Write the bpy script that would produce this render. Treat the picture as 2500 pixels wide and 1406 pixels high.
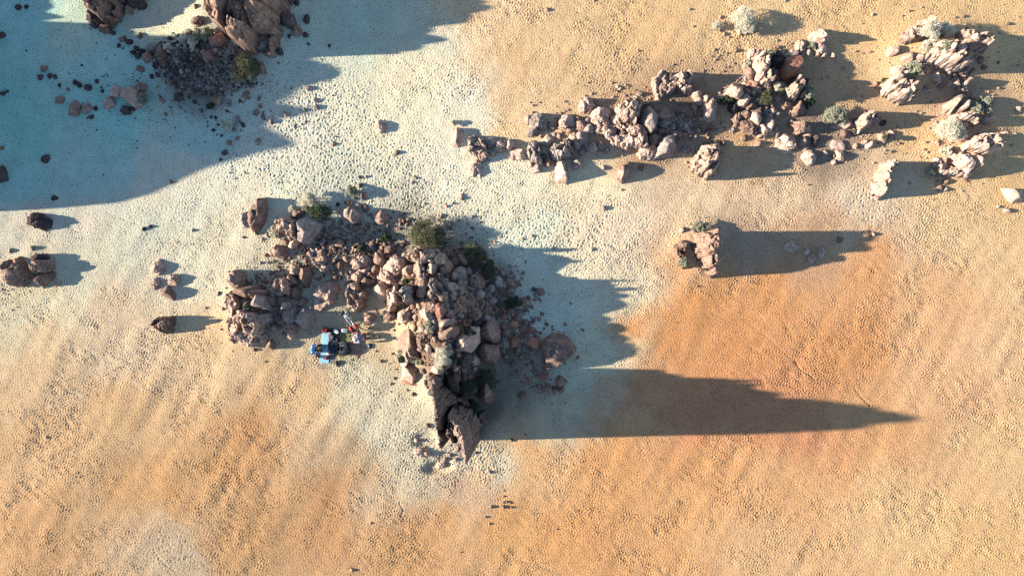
import bpy, bmesh, math, random
import numpy as np
from mathutils import Vector, Matrix, Quaternion

for o in list(bpy.data.objects): bpy.data.objects.remove(o)
sc = bpy.context.scene
COL = sc.collection
R = math.radians

# ---------------------------------------------------------------- camera, sky, sun, exposure
CAM_H = 42.0
cd = bpy.data.cameras.new('camera'); cam = bpy.data.objects.new('camera', cd); COL.objects.link(cam)
cam.location = (0, 0, CAM_H); cam.rotation_euler = (0, 0, 0)
cd.sensor_width = 36; cd.lens = 36*CAM_H/62.5; cd.clip_start = .1; cd.clip_end = 6000
sc.camera = cam
SUN_EL = 17.0
w = bpy.data.worlds.new('World'); sc.world = w; w.use_nodes = True
nt = w.node_tree; bg = nt.nodes['Background']
sky = nt.nodes.new('ShaderNodeTexSky'); sky.sky_type = 'NISHITA'; sky.sun_disc = False
sky.sun_elevation = R(SUN_EL); sky.sun_rotation = R(270); sky.altitude = 2100
sky.air_density = 1.0; sky.dust_density = .3; sky.ozone_density = 1.3
nt.links.new(sky.outputs[0], bg.inputs[0]); bg.inputs[1].default_value = .088
sd = bpy.data.lights.new('sun', 'SUN'); sd.energy = 4.6; sd.angle = R(.7); sd.color = (1.0, .89, .73)
sun = bpy.data.objects.new('sun', sd); COL.objects.link(sun)
sdir = Vector((math.cos(R(SUN_EL))*math.cos(R(.6)), math.cos(R(SUN_EL))*math.sin(R(.6)), -math.sin(R(SUN_EL))))
sun.rotation_euler = sdir.to_track_quat('-Z', 'Y').to_euler()
sc.view_settings.view_transform = 'Standard'; sc.view_settings.look = 'None'
sc.view_settings.exposure = 2.12; sc.view_settings.gamma = 1.0

# ---------------------------------------------------------------- tables
# (kind, x, y, ground z, ...), metres
ROCKS=[
('C',-15.64,15.82,0,[(-2.03,2.98),(-2.18,0.98),(-2.47,0.48),(-2.15,-0.2),(-1.43,-0.76),(-0.81,-1.22),(-0.23,-1.82),(0.36,-1.89),(1.26,-1.88),(1.53,-1.07),(1.74,-0.31),(1.71,0.46),(2.25,1.16),(2.45,3.1)],[(0.5,-1.86,0.86),(0.12,-1.65,1.8),(0.79,-1.44,1.2),(-0.24,-1.15,2.5),(1.34,-0.85,1.6),(-1.23,-0.67,2.4),(-0.12,-0.59,3),(0.87,-0.24,2.5),(1.64,0.04,2),(-1.54,-0.04,2.6),(-0.95,0.25,3.6),(1.17,0.37,3.3),(2.09,0.67,2.6),(-0.47,1.22,4),(1.05,1.22,4),(2.36,1.49,3.4)],0.9,'br',"huge brown fissured outcrop up and left of the cracked outcrop at top edge"),
('C',-4.06,-6.57,0,[(-1.22,1.32),(-0.8,1.71),(-0.22,1.64),(0.12,1.41),(0.04,0.95),(0.51,0.47),(1.09,-0.04),(0.54,-0.1),(0.41,-0.73),(0.36,-1.24),(0.66,-1.84),(0.25,-2.33),(-0.05,-1.97),(-0.17,-1.08),(-0.24,0.15),(-0.35,0.74),(-0.95,0.96)],[(-0.78,1.55,2.6),(-0.27,1.51,3.9),(0.15,1.4,6.4),(0.23,1.2,6.5),(0.21,0.96,6.4),(0.28,0.65,6.5),(0.33,-0.01,6.5),(0.34,-0.59,6.4),(0.42,-1.28,5.8),(0.11,1.18,2.2),(0.6,0.57,3),(0.56,0.06,4.2),(0.53,-0.64,4.4),(0.69,-1.37,4)],0.5,'mr',"huge dark fissured outcrop up and left of the dark twin spire"),
('C',-16.26,-1.84,0,[(-1.2,1.32),(-0.74,1.77),(-0.28,1.52),(-0.01,0.84),(0.4,0.5),(0.98,0.5),(1.34,-0.13),(1.29,-0.92),(1.01,-1.33),(0.42,-1.55),(-0.18,-1.52),(-0.88,-1.31),(-1.03,-0.17),(-1.13,0.48)],[(-0.94,1.32,0.5),(-0.96,0.44,0.5),(-0.85,-0.31,0.47),(-0.67,-1.05,0.43),(-0.29,1.28,1),(-0.19,-0.04,1),(0.4,0.28,1.5),(1.03,0.29,1.9),(1.45,0.01,2),(1.37,-0.57,1.8),(0.65,-0.5,1.4),(-0.07,-0.78,0.8),(0.12,0.85,1.3),(0.38,-1.23,0.7)],0.3,'pr',"huge pale fissured outcrop up and left of the pale wall beside camp"),
('C',25.87,13.79,0,[(-1.63,-0.14),(-1.22,0.26),(-0.64,0.89),(-0.12,0.94),(0.67,0.8),(0.93,0.28),(1.35,-0.29),(1.1,-0.85),(0.5,-0.87),(-0.04,-0.63),(-0.89,-0.39)],[(-1.35,-0.12,1.2),(-0.8,0.27,1.5),(-0.4,0.09,2),(0.04,-0.26,2.2),(-0.22,-0.65,2.1),(-0.46,-0.41,1.8),(0.51,-0.72,1.7),(0.29,-0.88,1.3),(-0.86,-0.36,1.2)],0.3,'pr',"huge pale fissured outcrop down and right of the huge white bush"),
('C',-24.53,16.89,0,[(-0.69,1.53),(-0.74,0.29),(-0.84,-0.4),(-0.37,-0.63),(-0.1,-1.02),(0.13,-0.9),(0.56,-0.65),(0.89,0.1),(1.16,1.68)],[(0.02,-0.03,1.7),(0.29,-0.63,1.6),(0.29,-0.88,1),(0.82,-0.02,0.7),(0.35,-0.56,0.6),(0.24,0.57,1.8),(0.99,0.92,1)],0.4,'br',"huge brown fissured outcrop at the top left corner outcrop"),
('C',-2.73,-7.98,0,[(-0.72,1.48),(-0.2,1.18),(0.3,0.78),(0.67,0.19),(0.77,-0.22),(0.65,-0.49),(0.64,-0.99),(0.23,-1.17),(-0.12,-1.04),(-0.48,-0.61),(-0.92,0.03),(-0.82,0.87)],[(-0.45,1.71,5.6),(-0.15,1.38,6.9),(0.13,0.93,7.6),(0.34,0.52,8),(0.49,0.12,8.2),(0.55,-0.16,8.5),(-0.6,0.53,5.2),(-0.29,-0.15,5.2),(0.04,-0.25,6.4),(-0.06,1.31,4.4),(0.37,0.95,4.6),(0.78,0.35,4.8),(0.73,0.17,6.2),(0.72,0.12,8.4)],0.5,'mr',"huge dark fissured outcrop down and right of the dark twin spire"),
('C',6.8,9.2,0,[(-1.49,1.05),(-0.66,0.57),(0.22,0.85),(1.03,0.18),(1.45,-0.17),(1.45,-0.81),(0.52,-0.68),(-0.35,-0.6),(-0.9,-0.49),(-1.26,0.1)],[(-1.19,0.49,0.8),(-0.42,0.14,0.8),(0.13,0.09,1),(0.7,-0.28,1.1),(-0.09,-0.41,0.6)],0.3,'pr',"huge pale fissured outcrop below the tallest middle ridge crag"),
('C',11.55,2.35,0,[(-0.93,0.66),(-0.53,1.13),(-0.21,0.85),(-0.03,1.19),(0.39,1.13),(0.43,0.49),(0.33,-0.15),(0.59,-0.86),(0.8,-1.46),(0.38,-1.55),(-0.1,-1.19),(-0.47,-0.29),(-0.65,0.05)],[(-0.29,0.93,2.9),(-0.23,0.5,3.3),(-0.8,0.61,1.8),(-0.55,0.45,2.4),(-0.2,-0.06,3),(-0.29,-0.36,2.1),(-0.05,-0.85,2.5),(0.27,-1.35,1.8)],0.35,'br',"huge brown fissured outcrop down and right of the paired long-shadow rock"),
('C',9.73,12.35,0,[(-1.38,0.09),(-0.8,0.87),(-0.46,0.83),(-0.06,0.54),(0.68,0.79),(1.2,0.48),(1.12,0.04),(1.05,-0.53),(0.58,-0.52),(0.14,-0.33),(-0.18,-0.68),(-0.71,-0.88),(-1.18,-0.71)],[(-1.04,-0.26,0.7),(-0.69,0.41,0.9),(0.51,0.32,1.4),(0.45,-0.25,1.1),(-0.38,-0.39,0.7),(0.06,0.17,0.8),(0.94,0.18,1)],0.25,'pr',"huge pale fissured outcrop at the pale shelf above ridge"),
('P',2.68,-3.86,0,[(0.15,1.02),(0.68,0.76),(1.14,0.14),(0.9,-0.47),(0.36,-0.73),(0.04,-1),(-0.6,-1.11),(-0.81,-0.49),(-0.83,0.25),(-0.7,0.68),(-0.33,0.95)],1.3,'bs',"huge brown flat rock at the biggest apron boulder"),
('C',28.46,8.72,0,[(-1.53,0.03),(-0.9,0.4),(-0.28,0.62),(0.22,0.61),(1.12,0.72),(1.19,0.53),(0.73,0.19),(0.79,-0.15),(0.7,-0.56),(0.35,-0.65),(-0.11,-0.76),(-0.79,-0.55),(-1.48,-0.45)],[(-1.41,-0.16,1),(-1.09,0.03,1.3),(-0.68,0.17,1.6),(-0.63,-0.35,1.9),(-0.1,-0.43,1.8),(-0.73,-0.53,1.3),(0.53,0.47,1.2),(-0.13,-0.61,1.4)],0.3,'pr',"huge pale fissured outcrop right of the long crag at right edge"),
('C',-4.99,1.79,0,[(-1.51,-0.04),(-1.1,0.45),(-0.61,0.64),(-0.03,0.69),(0.64,0.6),(1.05,0.24),(1.3,-0.25),(1.32,-0.69),(0.84,-0.55),(0.05,-0.41),(-0.78,-0.41),(-1.15,-0.26)],[(-0.98,0.09,1.9),(-0.49,0.28,2),(0.2,0.38,1.8),(0.03,-0.07,2.3),(0.8,0.21,1.5),(1.15,-0.28,1.7),(-0.18,-0.45,2.5)],0.55,'pr',"huge pale fissured outcrop at the pale central dome"),
('C',11.64,7.77,0,[(-0.58,0.67),(-0.19,0.95),(0.26,0.85),(0.6,0.78),(0.9,-0.31),(0.6,-0.68),(0.26,-1.08),(-0.28,-0.88),(-0.88,-0.5),(-0.69,0.21)],[(-0.49,0.39,1.4),(0,0.44,1.5),(0.26,-0.08,1.5),(-0.29,-0.43,1.6),(-0.01,-0.93,1.1),(-0.59,-0.35,0.8),(0.54,-0.45,1)],0.35,'pr',"huge pale fissured outcrop at the lone crag below ridge"),
('C',7.01,10.6,0,[(-0.94,0.19),(-0.36,0.58),(0.44,0.78),(0.86,0.55),(0.67,-0.15),(0.4,-0.89),(-0.36,-0.73),(-0.71,-0.34)],[(-0.57,-0.04,1.5),(0.05,0.26,1.9),(0.22,-0.37,1.9),(-0.13,-0.64,1.6)],0.4,'pr',"huge pale fissured outcrop at the tallest middle ridge crag"),
('C',22.42,6.67,0,[(0.36,1.11),(0.54,0.76),(0.46,0.35),(0.14,0.12),(0.11,-0.24),(0.03,-0.92),(-0.21,-1.15),(-0.54,-0.98),(-0.53,-0.44),(-0.34,0.37),(-0.01,1.01)],[(-0.13,0.57,1.7),(-0.33,0.13,1.6),(-0.49,-0.47,1.8),(-0.53,-0.94,1.5),(-0.47,-0.5,1),(-0.47,-0.89,0.8),(-0.21,0.62,1.1)],0.3,'pr',"huge pale fissured outcrop at the fin beside footprints"),
('C',23.19,12.04,0,[(-0.8,0.44),(-0.5,0.85),(0.06,0.79),(0.22,0.36),(0.81,0.24),(0.72,-0.27),(0.64,-0.76),(0.1,-0.85),(-0.42,-0.58),(-0.82,-0.23)],[(-0.77,0.33,1.5),(-0.44,0.3,1.6),(-0.72,-0.27,1.4),(-0.12,-0.12,1.7),(0.04,-0.42,1.6),(-0.26,-0.67,1.1)],0.4,'pr',"huge pale fissured outcrop left of the split crag below white bush"),
('C',26.36,7.29,0,[(-1.09,0.1),(-0.75,0.58),(-0.09,0.63),(-0.11,0.18),(0.48,0.11),(0.92,0.02),(1.23,-0.64),(0.52,-0.53),(-0.47,-0.42),(-0.64,-0.03)],[(-0.84,0.28,0.7),(-0.47,0.39,0.7),(-0.1,-0.17,0.6),(0.58,-0.35,0.7)],0.25,'pr',"huge pale fissured outcrop down and left of the long crag at right edge"),
('C',17.16,12,0,[(-0.1,0.89),(0.16,0.62),(0.58,0.59),(0.9,-0.26),(0.49,-0.8),(0.1,-0.44),(-0.3,-0.63),(-0.74,-0.53),(-0.72,0.03),(-0.37,0.52)],[(-0.54,0.32,1.9),(-0.69,-0.23,1.8),(-0.66,-0.57,1.4),(0.26,-0.03,1.1),(0.47,-0.5,0.9),(-0.11,0.12,1.5)],0.3,'pr',"huge pale fissured outcrop below the dark slab beside column"),
('C',27.68,14.79,0,[(-1.19,0.62),(-0.23,0.68),(0.26,0.33),(0.79,0.12),(0.94,-0.17),(0.62,-0.56),(0.17,-0.49),(-0.4,-0.41),(-0.97,-0.11)],[(-1.03,0.16,1.3),(-0.44,-0.11,1.5),(0.12,-0.39,1.6),(-0.07,-0.47,1.3),(-0.97,-0.15,1.2)],0.3,'pr',"huge pale fissured outcrop right of the huge white bush"),
('P',-11.21,-0.31,0,[(-0.44,0.59),(0.25,0.84),(0.61,0.79),(0.81,-0.01),(0.67,-0.26),(-0.05,-0.83),(-0.57,-0.91),(-0.7,-0.36),(-0.59,0.14)],0.75,'pr',"huge pale craggy rock at the pale crag above bicycle"),
('P',-12.31,3.42,0.23,[(-0.49,0.61),(0.09,0.83),(0.78,0.47),(0.53,0.03),(0.29,-0.66),(-0.01,-0.85),(-0.54,-0.51),(-0.64,0.08)],1.6,'gf',"huge grey angular rock at the flat grey block"),
('C',-13.56,3.6,0,[(-0.8,0.61),(0.08,0.79),(0.76,0.58),(0.8,-0.74),(0.4,-0.69),(-0.05,-0.33),(-0.43,-0.38),(-0.75,0.16)],[(-0.38,0.36,1.2),(0.3,0.33,1.5),(0.88,0.21,1.8),(0.9,-0.46,1.7),(0.24,-0.23,1.3)],0.3,'pr',"huge pale fissured outcrop left of the flat grey block"),
('C',14.96,13.12,0,[(-0.53,0.43),(-0.23,1.12),(0.1,0.93),(0.48,0.57),(0.42,-0.33),(0.48,-0.98),(0.05,-1.05),(-0.35,-0.68),(-0.42,-0.02)],[(-0.36,0.39,1.6),(-0.14,-0.22,1.9),(-0.21,-0.87,1.9),(-0.39,-0.36,1.5),(-0.32,-1.01,1.5)],0.35,'pr',"huge pale fissured outcrop below the pale column"),
('C',2.93,8.34,0,[(-0.89,0.01),(-0.37,0.51),(0.1,0.47),(0.72,0.64),(0.78,-0.15),(0.35,-0.4),(-0.12,-0.62),(-0.59,-0.45)],[(-0.51,-0.01,1.1),(-0.11,0.09,1.2),(0.35,0.07,1.3),(-0.2,-0.42,0.8),(-0.6,-0.26,0.6)],0.35,'gr',"huge grey fissured outcrop down and right of the whitish block leading ridge"),
('C',-7.03,-0.6,0,[(-0.4,0.62),(0.22,0.98),(0.45,0.67),(0.53,0.19),(0.63,-0.42),(0.03,-0.43),(-0.14,-0.85),(-0.7,-0.79),(-0.62,0.03)],[(-0.53,-0.56,0.5),(-0.54,0.08,0.7),(-0.25,0.67,1.2),(0.37,0.86,2.6),(0.29,0.2,2.4),(0.7,0.06,2.9),(0.01,-0.48,1.6)],0.5,'pr',"huge pale fissured outcrop up and right of the bicycle"),
('P',-6.01,-3.46,0.58,[(-0.21,0.96),(0.11,0.75),(0.52,-0.09),(0.58,-0.77),(0.21,-0.79),(-0.26,-0.61),(-0.58,0.12),(-0.36,0.43)],1.6,'bf',"huge brown angular rock left of the low cream bush in heap"),
('C',21.33,10.04,0,[(0.39,0.78),(0.46,0.55),(0.88,0.2),(0.33,-0.23),(0.03,-0.25),(-0.2,-0.34),(-0.38,-0.68),(-0.5,-0.62),(-0.42,-0.2),(-0.5,0.2),(-0.08,0.59)],[(-0.06,0.47,1.3),(-0.52,0.11,1.5),(-0.58,-0.25,1.3),(-0.16,-0.1,1.1),(0.57,0.2,0.5),(-0.48,-0.53,0.7)],0.25,'pr',"huge pale fissured outcrop at the thin leaning fin"),
('C',-2.1,8.49,0,[(-0.55,0.6),(-0.08,0.8),(0.28,0.54),(0.61,0.12),(0.6,-0.7),(0.1,-0.84),(-0.32,-0.4),(-0.63,-0.11)],[(-0.18,0.3,0.6),(0.23,-0.17,0.6),(0.1,-0.55,0.4)],0.3,'pr',"huge pale fissured outcrop above the pale stones below ridge tip"),
('C',24.03,15.22,0,[(-0.64,0.19),(-0.12,0.56),(0.59,0.64),(0.8,-0.25),(0.39,-0.46),(-0.25,-0.44),(-0.77,-0.24)],[(-0.49,-0.14,0.8),(-0.09,0.01,1.2),(0.13,-0.4,1)],0.25,'pr',"huge pale fissured outcrop left of the huge white bush"),
('E',-30.01,0.8,0,1.54,1.2,-20,1.1,'br',"huge brown craggy rock down and left of the left edge rock group"),
('P',-15.51,4.02,0.05,[(0.17,1.07),(0.54,0.2),(0.29,-0.24),(0.05,-0.88),(-0.3,-0.71),(-0.4,0.01),(-0.35,0.55)],1,'bf',"huge brown long angular rock left of the flat grey block"),
('P',16.81,13.29,0.08,[(-0.4,0.53),(0.39,0.81),(0.56,0.34),(0.53,-0.13),(0.03,-0.6),(-0.47,-0.7),(-0.64,-0.26)],1.3,'rs',"huge reddish flat rock below the dark slab beside column"),
('P',-1.44,-2.56,0.37,[(-0.24,0.4),(0.19,0.82),(0.46,0.4),(0.51,-0.5),(0.29,-0.66),(-0.55,-0.39),(-0.67,-0.07)],1.3,'bo',"huge brown rounded rock down and left of the dark bush on the east apron"),
('C',-9.54,-0.48,0,[(-0.43,0.8),(0.16,0.9),(0.31,0.45),(0.21,-0.09),(0.51,-0.54),(0.21,-0.84),(-0.43,-0.64),(-0.53,-0.04)],[(-0.07,0.4,0.6),(0.12,-0.34,0.6)],0.25,'pr',"huge pale fissured outcrop above the bicycle, nearest"),
('C',-9.44,-0.3,0,[(-0.54,0.38),(-0.2,0.68),(0.2,0.58),(0.25,0.08),(0.59,0.18),(0.54,-0.31),(0.35,-0.71),(-0.54,-0.76),(-0.64,-0.12)],[(-0.1,0.38,0.9),(-0.25,-0.36,0.9),(0.19,-0.36,0.9)],0.3,'pr',"huge pale fissured outcrop above the bicycle, second nearest"),
('P',9.27,8.53,0.14,[(-0.37,0.39),(0.34,0.83),(0.58,0.27),(0.34,-0.49),(-0.43,-0.81),(-0.46,-0.2)],1.5,'gf',"huge grey angular rock left of the lone crag below ridge"),
('P',8.16,9.97,0.41,[(-0.47,0.38),(-0.04,0.88),(0.43,0.44),(0.46,-0.26),(0.2,-0.87),(-0.07,-0.49),(-0.5,-0.08)],1.7,'gf',"huge grey long angular rock right of the tallest middle ridge crag"),
('C',-6.04,-0.4,0,[(-0.64,0.24),(-0.1,0.69),(0.32,0.55),(0.5,0.04),(0.28,-0.53),(-0.1,-0.65),(-0.27,-0.34)],[(-0.19,0.2,3.2),(0.11,-0.22,3.4),(0.25,-0.5,3.1),(0.36,0.38,2.9),(0.53,0.05,2.4),(0.21,0.52,3.1)],0.7,'gr',"huge grey fissured outcrop down and left of the pale central dome"),
('P',-2.69,-3.19,1.86,[(-0.93,-0.15),(-0.65,0.25),(0.01,0.47),(0.58,0.43),(0.63,0.15),(0.32,-0.15),(0.27,-0.51),(-0.24,-0.48)],1.4,'pf',"huge pale angular rock up and right of the low cream bush in heap"),
('P',-1.4,-3.87,0.26,[(-0.76,0.28),(-0.44,0.55),(0.2,0.49),(0.57,0.28),(0.63,-0.14),(0.41,-0.62),(-0.07,-0.59),(-0.54,-0.25)],1.4,'bf',"huge brown angular rock above the dark bush beside the spire"),
('P',6.77,7.15,0.02,[(0.25,0.63),(0.5,0.24),(0.25,-0.35),(-0.17,-0.72),(-0.73,-0.11),(-0.11,0.3)],0.95,'bf',"huge brown angular rock below the tallest middle ridge crag"),
('C',27.2,12.31,0,[(-0.9,0.29),(-0.26,0.45),(-0.04,0.18),(0.45,0.43),(0.54,0.18),(0.29,-0.14),(0.4,-0.56),(0.02,-0.61),(-0.51,-0.23)],[(-0.65,0.15,0.7),(-0.37,-0.07,0.8),(0.17,0.17,0.8),(0.05,-0.41,0.6)],0.25,'pr',"huge pale fissured outcrop above the cream bushes near right edge"),
('C',-13.79,0.07,0,[(-0.68,0.15),(-0.27,0.62),(0.1,0.72),(0.45,0.35),(0.5,-0.14),(0.47,-0.66),(0.04,-0.54),(-0.61,-0.51)],[(-0.12,0.3,1),(0.34,0.3,1.2),(0.43,-0.29,1.2),(-0.32,-0.24,0.7)],0.3,'pr',"huge pale fissured outcrop up and right of the yellow moss"),
('P',-23.18,11.56,0.01,[(-0.43,0.35),(-0.02,0.62),(0.36,0.43),(0.61,-0.48),(0.36,-0.66),(-0.26,-0.27),(-0.61,0.02)],0.95,'pf',"huge pale angular rock at the upper left shaded stone row"),
('P',16.67,8.77,0.03,[(0.23,0.68),(0.59,0.25),(0.39,-0.29),(-0.24,-0.57),(-0.66,-0.32),(-0.31,0.25)],0.9,'pr',"huge pale craggy rock down and left of the grey-green shaded bush"),
('P',-9.73,4.37,0.02,[(-0.75,0.25),(0.04,0.62),(0.56,0.05),(0.48,-0.24),(0.04,-0.54),(-0.36,-0.14)],0.95,'pf',"huge pale angular rock below the bushy tuft above heap"),
('P',2.2,-3.95,0,[(-0.31,-0.43),(-0.34,0.32),(-0.2,0.74),(0.17,1.02),(0.38,0.53),(0.12,-0.22),(0.28,-0.91),(-0.1,-1.05)],0.8,'br',"huge brown long craggy rock left of the biggest apron boulder"),
('C',27.27,10.23,0,[(-0.75,0.35),(-0.14,0.42),(0.64,0.16),(0.77,-0.13),(0.37,-0.5),(-0.2,-0.29),(-0.7,-0.01)],[(-0.69,0.07,1.1),(-0.31,-0.08,1.3),(0.17,-0.26,1.2)],0.3,'pr',"huge pale fissured outcrop up and right of the cream bushes near right edge"),
('C',10.22,2.13,0,[(-0.43,0.25),(-0.15,0.61),(0.24,0.88),(0.29,0.42),(0.29,-0.8),(0.08,-0.89),(-0.32,-0.46)],[(-0.24,0.11,0.8),(-0.02,0.38,1.4),(0.01,-0.46,1.4)],0.25,'br',"huge brown fissured outcrop left of the paired long-shadow rock"),
('P',8.22,8.18,0.09,[(-0.7,0.06),(-0.11,0.51),(0.58,0.39),(0.7,-0.51),(-0.46,-0.45)],0.6,'pr',"huge pale craggy rock down and right of the tallest middle ridge crag"),
('E',10.45,10.52,0.3,1.13,1.24,0,0.5,'br',"huge brown craggy rock below the pale shelf above ridge"),
('C',-21.27,-2.21,0,[(-0.66,0.1),(-0.1,0.47),(0.66,0.61),(0.56,-0.03),(0.15,-0.54),(-0.25,-0.47),(-0.35,-0.14)],[(-0.16,0.18,0.7),(0.66,0.39,1),(0.24,-0.22,0.7)],0.25,'br',"huge brown fissured outcrop at the crumbly rock left of camp"),
('C',1.31,8.3,0,[(-0.43,0.53),(0.08,0.73),(0.41,0.29),(0.47,-0.66),(-0.04,-0.7),(-0.49,-0.19)],[(-0.17,0.21,0.8),(-0.05,-0.39,0.9),(0.25,-0.12,0.7)],0.3,'gr',"huge grey fissured outcrop below the whitish block leading ridge"),
('P',-28.71,4.04,0,[(-0.76,0.22),(-0.49,0.49),(0.24,0.29),(0.59,-0.12),(0.44,-0.49),(-0.02,-0.39)],0.7,'dr',"huge dark craggy rock above the left edge rock group"),
('P',27.03,7.57,0.41,[(-0.53,0.36),(-0.21,0.58),(0.22,0.31),(0.48,-0.26),(0.21,-0.59),(-0.16,-0.39)],1.4,'pr',"large pale craggy rock down and left of the long crag at right edge"),
('C',-4.54,-0.01,0,[(-0.41,0.34),(-0.05,0.63),(0.28,0.44),(0.5,-0.16),(0.21,-0.47),(-0.19,-0.62),(-0.33,-0.16)],[(-0.06,0.31,3.3),(0.14,-0.11,3.5),(0.07,-0.43,3.3),(0.41,0.08,3),(0.53,-0.25,3.26)],0.6,'gr',"large grey fissured outcrop below the pale central dome"),
('P',10.48,10.48,0.3,[(-0.41,0.47),(-0.01,0.64),(0.46,0.14),(0.46,-0.4),(-0.01,-0.6),(-0.48,-0.26)],0.35,'br',"large brown craggy rock below the pale shelf above ridge"),
('P',-9.46,-3.42,0,[(-0.32,0.85),(0.02,0.9),(0.22,0.2),(0.32,-0.5),(0.05,-0.9),(-0.3,-0.55)],0.16,'bs',"large brown long flat rock right of the camp mats"),
('E',-2.25,7.27,0,1.14,1.02,-20,0.35,'pr',"large pale craggy rock below the pale stones below ridge tip"),
('E',-2.92,-4.13,1.78,1.18,0.87,-10,0.54,'df',"large dark angular rock right of the low cream bush in heap"),
('E',-6.83,1.24,0.46,1.22,0.88,20,1.3,'pr',"large pale craggy rock left of the pale central dome"),
('E',5.28,10.38,0.27,1.12,0.95,0,0.8,'pr',"large pale craggy rock left of the tallest middle ridge crag, nearest"),
('P',13.48,11.77,0.25,[(-0.57,0.09),(-0.17,0.5),(0.5,0.25),(0.52,-0.11),(0.09,-0.46),(-0.37,-0.28)],1.2,'pf',"large pale angular rock down and left of the pale column, nearest"),
('P',-16.55,0.52,0.19,[(-0.19,0.51),(0.21,0.38),(0.41,0.14),(0.41,-0.4),(-0.31,-0.57),(-0.54,-0.06)],1.3,'bf',"large brown angular rock above the yellow moss"),
('E',-5.06,-2.98,1.69,0.98,0.98,0,0.66,'br',"large brown craggy rock up and left of the low cream bush in heap"),
('E',-12.61,-1.9,0,0.99,1.04,0,1,'gf',"large grey angular rock down and left of the pale crag above bicycle"),
('E',-9.18,1.61,0.01,1.19,0.84,35,0.7,'pr',"large pale craggy rock up and right of the pale crag above bicycle"),
('P',26.78,11.17,0.29,[(-0.42,-0.04),(0.08,0.33),(0.55,0.39),(0.08,-0.09),(-0.29,-0.59)],1,'pf',"large pale angular rock above the cream bushes near right edge"),
('E',-3.69,-2.62,2.83,1.5,0.55,28,0.72,'bo',"large brown long rounded rock above the low cream bush in heap"),
('P',30.5,5.61,0.01,[(-0.54,0.38),(-0.07,0.41),(0.48,0.28),(0.48,-0.46),(-0.01,-0.52),(-0.33,-0.09)],0.8,'pf',"large pale angular rock at the right corner pale rock"),
('E',16.02,13.83,0.08,1,0.94,0,0.8,'dr',"large dark craggy rock right of the pale column"),
('E',11.94,10.73,0.21,0.57,1.6,-12,1,'pr',"large pale long craggy rock down and right of the pale shelf above ridge"),
('E',1.62,10.06,0.09,1.01,0.89,0,0.9,'gr',"large grey craggy rock at the whitish block leading ridge"),
('E',9.33,10.39,0.37,1.06,0.83,-20,0.5,'bf',"large brown angular rock below the pale shelf above ridge"),
('E',-7.97,4.3,0,0.89,0.99,0,0.6,'bo',"large brown rounded rock down and right of the bushy tuft above heap"),
('E',-3.18,0.7,1.26,0.87,0.96,-30,0.6,'gf',"large grey angular rock down and left of the green bush pair by dome"),
('P',17.59,9.74,0.04,[(-0.56,0.28),(-0.16,0.36),(0.5,0.15),(0.52,-0.25),(0,-0.42),(-0.3,-0.12)],0.9,'br',"large brown craggy rock left of the grey-green shaded bush"),
('E',-7.4,0.66,0.28,1.13,0.74,-30,1.2,'pr',"large pale craggy rock down and left of the pale central dome, second nearest"),
('E',3.01,7.09,0.04,0.53,1.57,5,1,'pf',"large pale long angular rock down and right of the whitish block leading ridge"),
('E',-13.56,16.09,0.56,0.91,0.91,0,0.5,'df',"large dark angular rock right of the cracked outcrop at top edge"),
('E',14.32,9.82,0.16,1.14,0.74,0,0.6,'br',"large brown craggy rock up and right of the lone crag below ridge, second nearest"),
('P',27.8,7.54,0.42,[(-0.34,0.24),(-0.12,0.51),(0.41,0.18),(0.36,-0.18),(-0.02,-0.57),(-0.28,-0.18)],1.3,'pf',"large pale angular rock below the long crag at right edge"),
('E',-17.58,14.85,0.76,1.07,0.74,0,0.6,'rf',"large reddish angular rock down and left of the cracked outcrop at top edge"),
('E',7.58,9.42,0.35,1.12,0.71,-20,1,'pr',"large pale craggy rock down and right of the tallest middle ridge crag"),
('E',4.5,11.04,0.13,0.89,0.89,0,0.75,'pr',"large pale craggy rock left of the tallest middle ridge crag, second nearest"),
('E',-28.54,1.34,0,1.07,0.73,0,1.1,'br',"large brown craggy rock right of the left edge rock group"),
('E',5.45,9.72,0.34,1,0.77,0,0.7,'pr',"large pale craggy rock down and left of the tallest middle ridge crag, second nearest"),
('E',-25.26,16.39,0,0.79,0.96,0,1,'dr',"large dark craggy rock down and left of the top left corner outcrop"),
('E',-2.14,0.37,0.76,1.07,0.68,-20,0.7,'br',"large brown craggy rock below the green bush pair by dome"),
('E',-1.6,-6.3,0.08,0.6,1.25,5,1.3,'bf',"large brown long angular rock below the dark bush beside the spire"),
('E',18.66,15.2,0,0.94,0.8,0,1,'pr',"large pale craggy rock above the pointed upper ridge rocks"),
('E',-15.13,-0.83,0.34,0.93,0.78,0,1.6,'gf',"large grey angular rock right of the yellow moss"),
('E',-4.02,1.03,1.42,0.77,0.91,0,0.9,'bf',"large brown angular rock down and right of the pale central dome"),
('C',-11.62,1.27,0,[(-0.55,0.25),(-0.1,0.4),(0.4,0.15),(0.45,-0.15),(0.2,-0.35),(-0.1,-0.3),(-0.3,-0)],[(0.01,0.04,0.5)],0.2,'pr',"large pale fissured outcrop above the pale crag above bicycle"),
('E',-3.35,9.05,0,0.48,1.55,-8,0.5,'pf',"large pale long angular rock at the slab at ridge tip"),
('E',-2.27,-1.5,1.2,1.01,0.68,-40,0.48,'bo',"large brown rounded rock left of the dark bush on the east apron"),
('E',-6.13,-5.02,0.22,0.96,0.74,-20,0.9,'pf',"large pale angular rock down and left of the low cream bush in heap"),
('E',-0.64,8.6,0.02,1.01,0.72,10,0.5,'pr',"large pale craggy rock up and right of the pale stones below ridge tip"),
('E',-3.48,-5.35,1.4,0.84,0.79,0,1.6,'df',"large dark angular rock below the low cream bush in heap"),
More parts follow.
